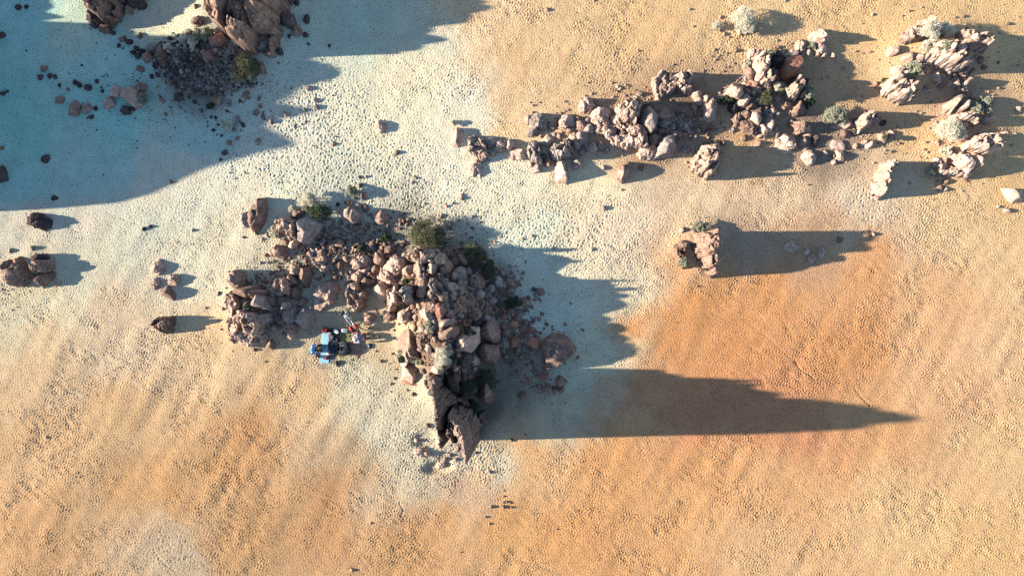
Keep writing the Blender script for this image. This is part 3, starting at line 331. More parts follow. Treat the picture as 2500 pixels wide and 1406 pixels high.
LOOSE=[
('E',6.53,8.89,0.26,0.56,0.41,0,0.6,'pf',""),
('E',-12.45,16.32,0.28,0.67,0.35,45,0.2,'df',""),
('E',3.03,-6.22,0,0.51,0.46,0,0.2,'bf',""),
('E',15.14,9.28,0.09,0.57,0.4,-20,0.5,'pf',""),
('E',18.05,14.32,0.01,0.4,0.57,0,0.5,'pf',""),
('E',10.68,8.37,0.07,0.57,0.4,0,0.25,'gs',""),
('E',20.25,9.39,0,0.48,0.48,0,0.2,'bf',""),
('E',22.6,10.03,0,0.5,0.45,0,0.4,'df',""),
('E',-8.6,2.44,0.01,0.45,0.5,0,0.5,'gf',""),
('E',-7.45,1.86,0.16,0.6,0.37,0,0.23,'ro',""),
('E',-2.49,-0.5,1.56,0.43,0.48,0,0.3,'go',""),
('E',-7.7,2.62,0.05,0.55,0.4,15,0.25,'bo',""),
('E',0.87,-0.87,0.04,0.4,0.55,0,0.2,'bo',""),
('E',17.9,8.48,0.01,0.54,0.4,0,0.25,'pf',""),
('E',-16.15,11.68,0.15,0.42,0.52,20,0.3,'bf',""),
('E',23.16,9.44,0.01,0.45,0.48,0,0.5,'pf',""),
('E',7.01,8.48,0.17,0.59,0.36,20,0.4,'pf',""),
('E',6.13,8.78,0.26,0.5,0.42,0,0.5,'pf',""),
('E',21.53,8.88,0,0.61,0.35,20,0.45,'pf',""),
('E',-14.03,14.28,0.39,0.42,0.5,0,0.2,'df',""),
('E',-14.52,2.13,0.07,0.35,0.6,10,0.5,'pr',""),
('E',-9.5,-1.22,0,0.7,0.3,0,0.5,'pr',""),
('E',28.01,14.4,0.35,0.59,0.34,0,1,'pf',""),
('E',-5.28,-2.33,1.42,0.62,0.31,65,0.42,'pf',""),
('E',-0.37,-4.19,0.02,0.48,0.43,0,0.35,'bo',""),
('E',-4.81,-3.53,1.91,0.36,0.51,20,0.42,'pf',""),
('E',-31.1,15.41,0,0.3,0.67,0,0.4,'df',""),
('E',-9.49,0.67,0.01,0.45,0.45,0,0.6,'pr',""),
('E',24.77,13.73,0.68,0.44,0.44,0,0.8,'bf',""),
('E',-1.48,-1.75,0.48,0.49,0.39,0,0.4,'go',""),
('E',-5.7,-1.75,1.06,0.49,0.39,30,0.36,'pf',""),
('E',18,2.17,0,0.45,0.45,0,0.28,'pf',""),
('E',2.6,-6.19,0,0.43,0.46,0,0.2,'bf',""),
('E',-14.19,-1.81,0.09,0.6,0.32,35,0.5,'bo',""),
('E',-2.42,-6.9,0.21,0.43,0.43,0,1,'df',""),
('E',-1.36,8.65,0.01,0.36,0.54,0,0.22,'pf',""),
('E',-1.18,8.17,0.01,0.54,0.36,0,0.22,'pr',""),
('E',2.88,10.17,0.16,0.54,0.36,0,0.22,'br',""),
('E',0.08,7.99,0.02,0.36,0.54,30,0.3,'pf',""),
('E',-20.74,12.51,0.23,0.46,0.42,0,0.26,'bf',""),
('E',14.31,12.26,0.27,0.57,0.33,0,0.21,'rf',""),
('E',19.02,14.17,0.01,0.57,0.34,0,0.4,'pf',""),
('E',18.05,9.3,0.02,0.44,0.44,0,0.5,'pf',""),
('E',-1.95,-0.9,0.98,0.54,0.34,10,0.3,'gf',""),
('E',1.3,-2.58,0,0.59,0.32,-40,0.3,'rf',""),
('E',8.86,11.39,0.23,0.4,0.47,0,0.25,'po',""),
('E',12.99,12,0.19,0.4,0.47,0,0.25,'bf',""),
('E',13.85,15.6,0.01,0.47,0.4,0,0.4,'pf',""),
('E',24.17,12.5,0.47,0.47,0.39,0,0.6,'pf',""),
('E',20.27,9.46,0,0.51,0.37,0,0.23,'bf',""),
('E',30.2,4.72,0,0.58,0.32,0,0.4,'pf',""),
('E',-28.52,0.24,0,0.61,0.3,0,0.2,'gf',""),
('E',-25.84,12.21,0,0.44,0.42,0,0.26,'df',""),
('E',29.15,11.42,0.14,0.42,0.42,0,0.7,'pf',""),
('E',0.63,-2.55,0.01,0.33,0.54,0,0.4,'ro',""),
('E',-9.03,5.66,0,0.45,0.4,0,0.25,'ro',""),
('E',-10.27,3.36,0.05,0.6,0.3,25,0.19,'bf',""),
('E',-4.08,0.45,2.23,0.38,0.42,0,0.42,'bf',""),
('E',27.57,14.49,0.4,0.39,0.44,0,1.2,'pf',""),
('E',25.82,6.71,0.06,0.56,0.32,0,0.25,'pf',""),
('E',-23.77,15.16,0.01,0.42,0.42,0,0.26,'bf',""),
('E',-23.37,14.99,0.01,0.42,0.42,0,0.26,'df',""),
('E',-22.77,14.16,0.04,0.42,0.42,0,0.26,'df',""),
('E',-21.62,13.46,0.15,0.42,0.42,0,0.26,'df',""),
('E',-3.33,-4.67,1.82,0.57,0.28,-10,0.48,'pr',""),
('E',1.16,7.54,0.03,0.45,0.39,0,0.24,'pf',""),
('E',-3.56,1.93,0.4,0.49,0.35,0,0.13,'bo',""),
('E',-3.11,2.46,0.12,0.35,0.5,0,0.22,'bf',""),
('E',-8.02,2.24,0.05,0.35,0.5,0,0.22,'bo',""),
('E',-0.2,-1.29,0.14,0.7,0.25,-35,0.2,'bf',""),
('E',30.85,10.86,0.03,0.5,0.35,0,0.3,'pf',""),
('E',-28.53,13.38,0,0.46,0.38,0,0.23,'bf',""),
('E',19.56,14.15,0.01,0.57,0.3,10,0.4,'pf',""),
('E',1.87,8.02,0.09,0.36,0.48,0,0.4,'bf',""),
('E',4.66,10.14,0.27,0.48,0.36,0,0.22,'bf',""),
('E',20.85,9.47,0,0.21,0.8,-20,0.4,'df',""),
('E',27.92,11.57,0.24,0.68,0.24,25,0.9,'pf',""),
('E',-5.35,-1.07,1.72,0.53,0.29,-10,0.36,'pf',""),
('E',24.31,12.01,0.32,0.3,0.54,0,0.6,'bf',""),
('E',10.77,11.89,0.12,0.4,0.4,0,0.25,'pr',""),
('E',16.2,8.88,0.04,0.4,0.4,0,0.25,'pr',""),
('E',19.99,2.96,0,0.53,0.31,-45,0.25,'bf',""),
('E',0.82,-2.09,0.02,0.38,0.43,0,0.23,'bo',""),
('E',-23.11,14.34,0.02,0.39,0.42,0,0.24,'df',""),
('E',26.45,6.48,0.06,0.51,0.32,0,0.2,'bf',""),
('E',3.47,9.55,0.27,0.54,0.3,0,0.19,'pr',""),
('E',5.8,8.38,0.19,0.45,0.36,0,0.22,'gf',""),
('E',-2.26,-4.84,0.63,0.53,0.29,-20,0.8,'pr',""),
('E',-11.48,2.86,0.12,0.4,0.4,0,0.3,'gf',""),
('E',-12.79,2.61,0.16,0.4,0.4,0,0.25,'bf',""),
('E',-10.12,1.72,0.01,0.4,0.4,0,0.25,'pr',""),
('E',-2.46,-0.07,1.31,0.39,0.39,0,0.3,'bo',""),
('E',-1.47,-0.34,0.6,0.39,0.39,0,0.25,'gf',""),
('E',28.77,10.65,0.28,0.42,0.37,0,0.6,'pr',""),
('E',-6.81,4.24,0,0.45,0.35,0,0.22,'bf',""),
('E',-12.25,2.07,0.08,0.45,0.35,0,0.22,'pr',""),
('E',-14.25,-1.17,0.11,0.45,0.35,10,0.4,'bo',""),
('E',-0.2,-0.17,0.16,0.45,0.35,0,0.22,'bf',""),
('E',28.2,14.91,0.24,0.44,0.34,20,1.4,'pf',""),
('E',0.39,-5.09,0,0.49,0.32,-30,0.12,'bs',""),
('E',-15.58,10.72,0.03,0.44,0.35,0,0.22,'bf',""),
('E',-15.49,8.9,0,0.35,0.44,-30,0.22,'gf',""),
('E',-13.78,10.57,0.01,0.44,0.35,-20,0.25,'pf',""),
('E',-2.73,-2.27,1.7,0.39,0.36,20,0.14,'rf',""),
('E',1.63,-6,0,0.4,0.38,0,0.2,'bf',""),
('E',15.36,10.87,0.26,0.4,0.37,0,0.5,'pf',""),
('E',-9.93,0.67,0,0.3,0.5,0,0.19,'pr',""),
('E',14.13,12.74,0.22,0.44,0.34,0,0.21,'pf',""),
('E',-27.78,0.26,0,0.42,0.35,0,0.3,'pf',""),
('E',26.04,6.11,0.02,0.45,0.32,0,0.2,'bf',""),
('E',2.87,9.18,0.24,0.48,0.3,20,0.4,'pf',""),
('E',-21.31,11.41,0.05,0.3,0.47,0,0.19,'bo',""),
('E',-5.16,-10.06,0,0.3,0.47,0,0.35,'pf',""),
('E',-22.7,15.39,0.02,0.34,0.42,0,0.21,'bf',""),
('E',-22.87,14.59,0.03,0.42,0.34,0,0.21,'df',""),
('E',-22.52,14.42,0.05,0.42,0.33,0,0.21,'df',""),
('E',-13.04,17.21,0.38,0.42,0.33,0,0.21,'df',""),
('E',-30.11,17.13,0,0.52,0.27,0,0.15,'df',""),
('E',-10.46,3.96,0.06,0.4,0.35,20,0.22,'bf',""),
('E',-10.82,0.67,0,0.4,0.35,0,0.22,'bo',""),
('E',-14.93,-1.41,0.25,0.35,0.4,0,0.22,'bo',""),
('E',-0.89,-1.26,0.31,0.4,0.35,0,0.22,'bf',""),
('E',-0.53,-2.36,0.1,0.32,0.43,0,0.2,'rf',""),
('E',-16.72,10.28,0.02,0.46,0.3,0,0.19,'gf',""),
('E',10.35,3.5,0.12,0.37,0.37,0,0.4,'pf',""),
('E',14.74,9.39,0.11,0.4,0.34,0,0.4,'pf',""),
('E',18.62,14.22,0.01,0.4,0.34,0,0.21,'pf',""),
('E',-26.36,12.36,0,0.4,0.34,0,0.21,'df',""),
('E',-9.38,5.01,0.01,0.45,0.3,0,0.19,'pf',""),
('E',-11.1,3.06,0.1,0.45,0.3,30,0.19,'bf',""),
('E',-10.83,0.67,0,0.45,0.3,0,0.19,'bo',""),
('E',-4.41,-1,2.75,0.28,0.42,-20,0.48,'pf',""),
('E',23.73,15.32,0.25,0.44,0.3,0,0.7,'gf',""),
('E',0.01,-4.66,0.01,0.49,0.27,-30,0.12,'bs',""),
('E',-11.92,11.02,0,0.38,0.33,0,0.4,'gf',""),
('E',7.86,7.3,0.02,0.36,0.36,0,0.22,'bf',""),
('E',3.54,8.03,0.16,0.36,0.36,0,0.22,'gf',""),
('E',20.95,8.62,0,0.53,0.24,60,0.4,'pf',""),
('E',19.2,10.01,0.01,0.47,0.27,0,0.17,'bf',""),
('E',-9.65,3.24,0.02,0.42,0.3,0,0.19,'go',""),
('E',-12.56,15.34,0.26,0.37,0.33,0,0.21,'df',""),
('E',0.04,-1.58,0.09,0.32,0.39,0,0.2,'ro',""),
('E',-13.69,2.41,0.12,0.5,0.25,-45,0.15,'pf',""),
('E',-17.52,8.23,0,0.35,0.35,0,0.22,'df',""),
('E',-12.4,12.17,0.02,0.35,0.35,0,0.2,'gf',""),
('E',15.79,9.48,0.09,0.3,0.4,0,0.19,'pf',""),
('E',-1.76,-0.86,0.82,0.34,0.34,0,0.22,'bo',""),
('E',-2,-2.08,0.8,0.37,0.32,0,0.2,'bo',""),
('E',-0.47,-1.67,0.15,0.38,0.32,0,0.2,'ro',""),
('E',0.31,-2.85,0.02,0.32,0.38,0,0.2,'bo',""),
('E',-0.79,-2.57,0.13,0.38,0.32,0,0.2,'bo',""),
('E',0.05,-1.59,0.08,0.32,0.37,0,0.2,'ro',""),
('E',-13.95,-0.65,0.07,0.4,0.3,0,0.19,'pr',""),
('E',-2.72,-0.83,1.9,0.38,0.29,0,0.11,'go',""),
('E',-0.65,0.92,0.11,0.4,0.3,0,0.19,'bf',""),
('E',0.45,-1.67,0.05,0.4,0.3,0,0.19,'bo',""),
('E',26.81,7.53,0.34,0.37,0.32,0,0.7,'pf',""),
('E',-28.76,12.85,0,0.44,0.27,0,0.17,'df',""),
('E',-26.63,12.51,0,0.25,0.46,0,0.16,'df',""),
('E',17.7,14.18,0.02,0.34,0.34,0,0.21,'pf',""),
('E',16.84,11.21,0.15,0.34,0.34,0,0.21,'rf',""),
('E',-27.95,5.5,0,0.34,0.34,0,0.2,'df',""),
('E',-23.13,10.91,0,0.34,0.34,0,0.21,'df',""),
('E',-21.55,12.96,0.15,0.33,0.33,0,0.21,'df',""),
('E',-15.17,10.4,0.01,0.42,0.27,-30,0.17,'bf',""),
('E',-17.27,8.86,0,0.42,0.27,0,0.17,'bf',""),
('E',-11.41,2.47,0.08,0.45,0.25,0,0.15,'bf',""),
('E',-4.73,-0.7,2.6,0.42,0.23,0,0.09,'bf',""),
('E',-0.6,0.2,0.2,0.25,0.45,0,0.15,'gf',""),
('E',-0.42,-1.67,0.14,0.37,0.3,0,0.19,'ro',""),
('E',0.98,-4.15,0,0.33,0.33,0,0.21,'gf',""),
('E',19.61,7.68,0,0.47,0.24,0,0.15,'pf',""),
('E',-0.89,-1.84,0.23,0.4,0.27,0,0.17,'bo',""),
('E',-5.84,-9.31,0,0.16,0.66,20,0.45,'pf',""),
('E',-0.85,-3.49,0.1,0.33,0.32,0,0.2,'rf',""),
('E',1.39,8.46,0.09,0.3,0.36,0,0.19,'bf',""),
('E',-11.97,11.45,0.01,0.42,0.25,0,0.3,'pf',""),
('E',-9.28,6.26,0,0.35,0.3,0,0.19,'br',""),
('E',1.35,-0.07,0.02,0.35,0.3,0,0.19,'df',""),
('E',-1.83,0.57,0.48,0.35,0.3,0,0.19,'bo',""),
('E',22.16,12.42,0.09,0.35,0.3,0,0.19,'rf',""),
('E',-7.03,8.26,0,0.35,0.3,0,0.22,'bf',""),
('E',-0.63,-3.81,0.06,0.32,0.32,0,0.2,'bo',""),
('E',0.55,-4.17,0,0.32,0.32,0,0.2,'gf',""),
('E',1.41,-5.11,0,0.32,0.32,0,0.2,'bf',""),
('E',-1.8,-3.82,0.51,0.32,0.32,0,0.2,'bo',""),
('E',-29.23,2.43,0,0.4,0.26,0,0.3,'gf',""),
('E',-5.75,0.75,1.37,0.27,0.36,0,0.17,'bo',""),
('E',26.47,6.03,0.02,0.29,0.35,0,0.2,'gf',""),
('E',-28.21,12.93,0,0.34,0.3,0,0.19,'df',""),
('E',-11.23,0.92,0.01,0.5,0.2,10,0.12,'pr',""),
('E',-31.12,8.53,0,0.29,0.34,0,0.2,'bf',""),
('E',24.39,11.54,0.18,0.42,0.22,25,0.3,'pf',""),
('E',-14.68,10.15,0.01,0.44,0.22,-30,0.14,'gf',""),
('E',-25.41,10.96,0,0.35,0.27,0,0.17,'df',""),
('E',-25.66,10.42,0,0.35,0.27,0,0.17,'df',""),
('E',-19.15,17,0.3,0.37,0.25,0,0.16,'bo',""),
('E',-31.03,11.84,0,0.37,0.25,0,0.16,'df',""),
('E',0.98,-2.69,0.01,0.38,0.24,0,0.15,'rf',""),
('E',-17.23,11.14,0.11,0.3,0.3,0,0.19,'bf',""),
('E',19.61,8.02,0,0.27,0.34,0,0.17,'bf',""),
('E',-5.13,-8.38,0.04,0.33,0.27,0,0.3,'bf',""),
('E',-3.44,-10.46,0,0.28,0.33,0,0.17,'pf',""),
('E',-9.98,5.21,0.02,0.3,0.3,0,0.19,'ro',""),
('E',-8.81,3.87,0.01,0.3,0.3,0,0.19,'bo',""),
('E',-10.4,0.92,0,0.3,0.3,0,0.19,'bo',""),
('E',-8.19,2.82,0.02,0.45,0.2,15,0.12,'bf',""),
('E',-3.84,0.45,2.11,0.28,0.28,0,0.11,'go',""),
('E',-2.34,-0.94,1.39,0.29,0.29,0,0.11,'go',""),
('E',22.53,12.21,0.14,0.3,0.3,0,0.19,'rf',""),
('E',5.33,8.17,0.17,0.3,0.3,0,0.19,'pf',""),
('E',-6.59,4.07,0.01,0.35,0.25,0,0.15,'bf',""),
('E',-6.31,4.17,0.01,0.25,0.35,0,0.15,'bf',""),
('E',-14.95,2.02,0.07,0.35,0.25,0,0.15,'rf',""),
('E',-10.93,8.76,0,0.35,0.25,20,0.15,'pf',""),
('E',5.58,4.86,0,0.25,0.35,20,0.25,'pf',""),
('E',-11.96,11.04,0,0.35,0.25,0,0.3,'df',""),
('E',-2.87,-2,1.88,0.31,0.26,0,0.1,'rf',""),
('E',-0.87,-1.83,0.23,0.32,0.27,0,0.17,'ro',""),
('E',-0.2,-3.79,0.02,0.27,0.32,0,0.17,'bo',""),
('E',0.87,-2.9,0.01,0.32,0.27,0,0.17,'rf',""),
('E',5.58,7.34,0.05,0.36,0.24,0,0.15,'gf',""),
('E',1.75,9.23,0.14,0.36,0.24,0,0.15,'pf',""),
('E',2.58,9.27,0.22,0.36,0.24,0,0.15,'gf',""),
('E',-16.42,9.95,0.01,0.32,0.27,0,0.17,'df',""),
('E',24.08,10,0.02,0.4,0.21,35,0.4,'pf',""),
('E',23.6,9.79,0.01,0.32,0.27,20,0.4,'pf',""),
('E',-24.32,15.53,0,0.34,0.25,0,0.16,'df',""),
('E',-27.89,12.89,0,0.38,0.22,0,0.14,'df',""),
('E',-8.57,0.72,0.05,0.27,0.3,0,0.17,'ro',""),
('E',-30.59,2.26,0,0.27,0.3,0,0.25,'pf',""),
('E',17.85,14.03,0.03,0.4,0.2,0,0.13,'pf',""),
('E',-23.98,14.77,0,0.29,0.29,0,0.18,'df',""),
('E',-15.33,11.09,0.04,0.27,0.3,0,0.17,'ro',""),
('E',15.12,12.18,0.29,0.28,0.28,0,0.18,'bf',""),
('E',-11.86,2.32,0.09,0.4,0.2,0,0.12,'pf',""),
('E',-3.4,2.16,0.25,0.4,0.2,-20,0.12,'bf',""),
('E',12.72,16.46,0,0.35,0.22,0,0.25,'pf',""),
('E',-15.99,12.1,0.21,0.3,0.25,0,0.16,'po',""),
('E',-20.79,6.47,0,0.3,0.25,0,0.2,'bf',""),
('E',-19.31,11.3,0.14,0.3,0.25,0,0.16,'df',""),
('E',-9.08,5.42,0,0.3,0.25,0,0.15,'gf',""),
('E',-6.79,3.92,0.01,0.3,0.25,0,0.15,'bf',""),
('E',-10.87,2.42,0.05,0.25,0.3,0,0.15,'pf',""),
('E',-14.89,3.21,0.1,0.25,0.3,0,0.15,'pf',""),
('E',-10.81,3.81,0.09,0.3,0.25,0,0.15,'gf',""),
('E',-13.19,2.26,0.12,0.25,0.3,0,0.15,'pf',""),
('E',-14.62,-1.47,0.17,0.3,0.25,0,0.15,'go',""),
('E',-14.31,-1.47,0.11,0.3,0.25,0,0.15,'go',""),
('E',-14.9,-1.76,0.22,0.3,0.25,0,0.15,'bo',""),
('E',-10.66,-4.66,0,0.3,0.25,0,0.35,'df',""),
('E',-2.83,0.05,1.63,0.29,0.24,0,0.09,'bo',""),
('E',-2.28,-0.32,1.24,0.24,0.29,0,0.09,'bo',""),
('E',4.87,2.37,0,0.3,0.25,0,0.18,'pf',""),
('E',-12.66,10.84,0.01,0.3,0.25,0,0.3,'gf',""),
('E',-4.49,-10.6,0,0.3,0.25,0,0.2,'gf',""),
('E',-29.65,17.13,0,0.34,0.22,0,0.15,'df',""),
('E',-4.1,-10.47,0,0.33,0.22,0,0.14,'pf',""),
('E',1.49,-5.39,0,0.27,0.27,0,0.17,'rf',""),
('E',-0.15,-2.96,0.03,0.27,0.27,0,0.17,'ro',""),
('E',-0.58,-2.95,0.08,0.27,0.27,0,0.17,'bo',""),
('E',-1.11,-2.14,0.26,0.27,0.27,0,0.17,'bo',""),
('E',-16.77,9.12,0,0.27,0.27,0,0.17,'gf',""),
('E',5.16,9.31,0.34,0.24,0.3,0,0.15,'pf',""),
('E',-17.7,11.76,0.29,0.28,0.25,0,0.16,'bo',""),
('E',-13.45,15.21,0.43,0.28,0.25,0,0.16,'df',""),
('E',25.84,8.85,0.22,0.29,0.24,0,0.3,'pf',""),
('E',-1.27,-13.33,0,0.26,0.27,150,0.4,'bf',""),
('E',-11.06,3.56,0.11,0.35,0.2,0,0.12,'gf',""),
('E',-12.23,-1.17,0,0.35,0.2,0,0.12,'pf',""),
('E',-22.45,3.57,0,0.35,0.2,20,0.2,'df',""),
('E',0.6,-3.01,0.01,0.32,0.22,0,0.13,'ro',""),
('E',22.05,3.29,0,0.31,0.22,-20,0.14,'pf',""),
('E',-15.64,-3.75,0.07,0.25,0.27,0,0.5,'df',""),
('E',-2.69,-0.24,1.68,0.22,0.29,0,0.08,'bo',""),
('E',-3.05,5.47,0,0.3,0.22,0,0.15,'bf',""),
('E',2.15,16.95,0,0.3,0.22,0,0.15,'pf',""),
('E',5.64,9.23,0.33,0.3,0.22,0,0.2,'gf',""),
('E',-25.33,12.6,0,0.22,0.3,0,0.14,'df',""),
('E',16.73,2.78,0,0.31,0.21,0,0.13,'po',""),
('E',-15.39,11.53,0.07,0.25,0.25,0,0.16,'bo',""),
('E',-17.15,11.92,0.3,0.25,0.25,0,0.16,'po',""),
('E',-16.94,9.66,0.01,0.25,0.25,0,0.16,'gf',""),
('E',-6.39,3.87,0.02,0.25,0.25,0,0.15,'bf',""),
('E',3.24,7.35,0.06,0.25,0.25,0,0.15,'bf',""),
('E',-0.55,-13.35,0,0.31,0.2,31,0.32,'bf',""),
('E',4.03,-4.23,0,0.27,0.23,0,0.14,'ro',""),
('E',-11.54,3.56,0.16,0.3,0.2,0,0.12,'bf',""),
('E',2.5,2.42,0,0.3,0.2,0,0.15,'pf',""),
('E',-21.11,10.58,0.02,0.27,0.22,0,0.14,'bf',""),
('E',-15.77,12.28,0.23,0.27,0.22,0,0.14,'bo',""),
('E',6.42,12.24,0.07,0.24,0.24,0,0.15,'pf',""),
('E',-27.77,5.49,0,0.25,0.22,0,0.2,'df',""),
('E',-24.99,12.01,0,0.23,0.23,0,0.15,'df',""),
('E',-27.6,12.35,0,0.25,0.22,0,0.14,'df',""),
('E',-21.93,12.82,0.1,0.25,0.22,0,0.14,'df',""),
('E',-18.2,9.62,0.01,0.25,0.22,0,0.14,'df',""),
('E',-1.35,-11.21,0,0.3,0.17,0,0.1,'gf',""),
('E',-0.45,-2.13,0.11,0.32,0.16,0,0.1,'rf',""),
('E',-16.56,11.4,0.12,0.25,0.2,0,0.12,'df',""),
('E',-15.2,2.97,0.07,0.25,0.2,0,0.12,'pf',""),
('E',-10.86,4.06,0.09,0.25,0.2,0,0.12,'bf',""),
('E',-10.08,3.77,0.04,0.25,0.2,0,0.12,'bf',""),
('E',-11.84,2.91,0.15,0.25,0.2,0,0.12,'bf',""),
('E',-8.74,2.87,0.01,0.25,0.2,0,0.12,'bf',""),
('E',29.63,12.15,0.08,0.4,0.12,0,0.2,'pf',""),
('E',-9.3,6.76,0,0.25,0.2,0,0.2,'df',""),
('E',-3.09,5.66,0,0.25,0.2,0,0.2,'pf',""),
('E',1.25,3.17,0,0.25,0.2,0,0.12,'pf',""),
('E',-4.29,4.44,0,0.25,0.2,0,0.2,'pf',""),
('E',-20.83,6.49,0,0.25,0.2,0,0.2,'bf',""),
('E',-22.04,3.76,0,0.25,0.2,0,0.25,'df',""),
('E',-18.17,11.15,0.13,0.25,0.2,0,0.15,'bf',""),
('E',-18.07,10.37,0.03,0.27,0.18,0,0.11,'df',""),
('E',-3.77,-10.19,0,0.22,0.22,0,0.14,'go',""),
('E',29.66,4.96,0,0.27,0.18,0,0.4,'pf',""),
('E',-27.09,12.1,0,0.22,0.22,0,0.14,'bf',""),
('E',-11.14,14.76,0.06,0.27,0.17,0,0.1,'df',""),
('E',-10.73,1.82,0.02,0.3,0.15,60,0.09,'pf',""),
('E',30.3,16.09,0.03,0.22,0.2,0,0.15,'df',""),
('E',-0.99,-0.37,0.38,0.21,0.21,0,0.13,'go',""),
('E',-9.78,-17.19,0,0.25,0.17,0,0.18,'pf',""),
('E',-19.47,3.52,0,0.25,0.17,0,0.15,'pf',""),
('E',0.55,-4.48,0,0.27,0.16,0,0.1,'ro',""),
('E',6.6,12.12,0.09,0.24,0.18,0,0.11,'pf',""),
('E',-9.74,5.17,0.01,0.17,0.25,0,0.11,'pf',""),
('E',-22.06,10.8,0.01,0.25,0.17,0,0.1,'po',""),
('E',-30.81,11.98,0,0.17,0.25,0,0.1,'df',""),
('E',-12.37,14.81,0.18,0.25,0.17,0,0.1,'df',""),
('E',-0.7,0.75,0.14,0.2,0.2,0,0.12,'po',""),
('E',0.5,0.17,0.06,0.2,0.2,0,0.12,'bo',""),
('E',-28.4,-9.09,0,0.22,0.17,0,0.15,'pf',""),
('E',6.08,12.49,0.04,0.22,0.17,0,0.14,'pf',""),
('E',-17.71,9.3,0,0.22,0.17,0,0.2,'df',""),
('E',-0.5,-13.04,0,0.19,0.2,42,0.22,'bf',""),
('E',-7.74,3.52,0.01,0.25,0.15,0,0.09,'bf',""),
('E',-17.77,7.82,0,0.22,0.17,0,0.1,'df',""),
('E',-8.93,6.79,0,0.2,0.17,0,0.18,'pf',""),
('E',-16.59,10.11,0.01,0.2,0.17,0,0.15,'gf',""),
('E',17.97,1.54,0,0.19,0.19,0,0.12,'po',""),
('E',-0.79,-0.5,0.32,0.21,0.16,0,0.1,'go',""),
('E',6.42,11.96,0.1,0.18,0.18,0,0.11,'df',""),
('E',0.01,-9.27,0,0.19,0.17,0,0.1,'df',""),
('E',-15.91,11.97,0.17,0.18,0.17,0,0.1,'po',""),
('E',-15.17,12.38,0.17,0.17,0.17,0,0.11,'bf',""),
('E',-0.31,-13.03,0,0.23,0.13,130,0.22,'bf',""),
('E',-12.3,-2.81,0,0.2,0.15,0,0.4,'pf',""),
('E',-5.87,6.69,0,0.2,0.15,0,0.15,'pf',""),
('E',-5.34,5.14,0,0.2,0.15,0,0.15,'pf',""),
('E',16.7,17.49,0,0.2,0.15,0,0.3,'pf',""),
('E',-2.2,-10.03,0,0.2,0.15,0,0.15,'df',""),
('E',-1.59,-13.96,0,0.15,0.18,174,0.22,'bf',""),
('E',-21.43,12.24,0.11,0.18,0.15,0,0.09,'po',""),
('E',-1.37,-14.36,0,0.16,0.16,80,0.32,'bf',""),
('E',-6.99,3.62,0.02,0.17,0.15,0,0.09,'ro',""),
('E',-8.62,-14.33,0,0.17,0.15,0,0.1,'pf',""),
('E',-0.04,-13.35,0,0.17,0.15,66,0.32,'bf',""),
('E',4.99,17.51,0,0.2,0.12,0,0.2,'pf',""),
('E',-12.19,-3.87,0,0.15,0.15,0,0.09,'df',""),
('E',-0.47,-12.7,0,0.19,0.11,159,0.22,'bf',""),
('E',-0.11,-13.09,0,0.16,0.13,110,0.29,'bf',""),
('E',1.68,-4.16,0,0.16,0.11,0,0.07,'po',""),
('E',19.69,2.75,0,0.1,0.16,0,0.06,'po',""),
('E',2.74,-14.7,0,0.13,0.11,91,0.22,'bf',""),
('E',-3.11,-16.1,0,0.12,0.12,65,0.22,'bf',""),
('E',-0.51,-12.37,0,0.12,0.11,91,0.22,'bf',""),
('E',-0.21,-13.4,0,0.12,0.08,155,0.08,'bf',""),
('E',-30.22,-1.18,0,0.09,0.08,0,0.06,'df',""),
]
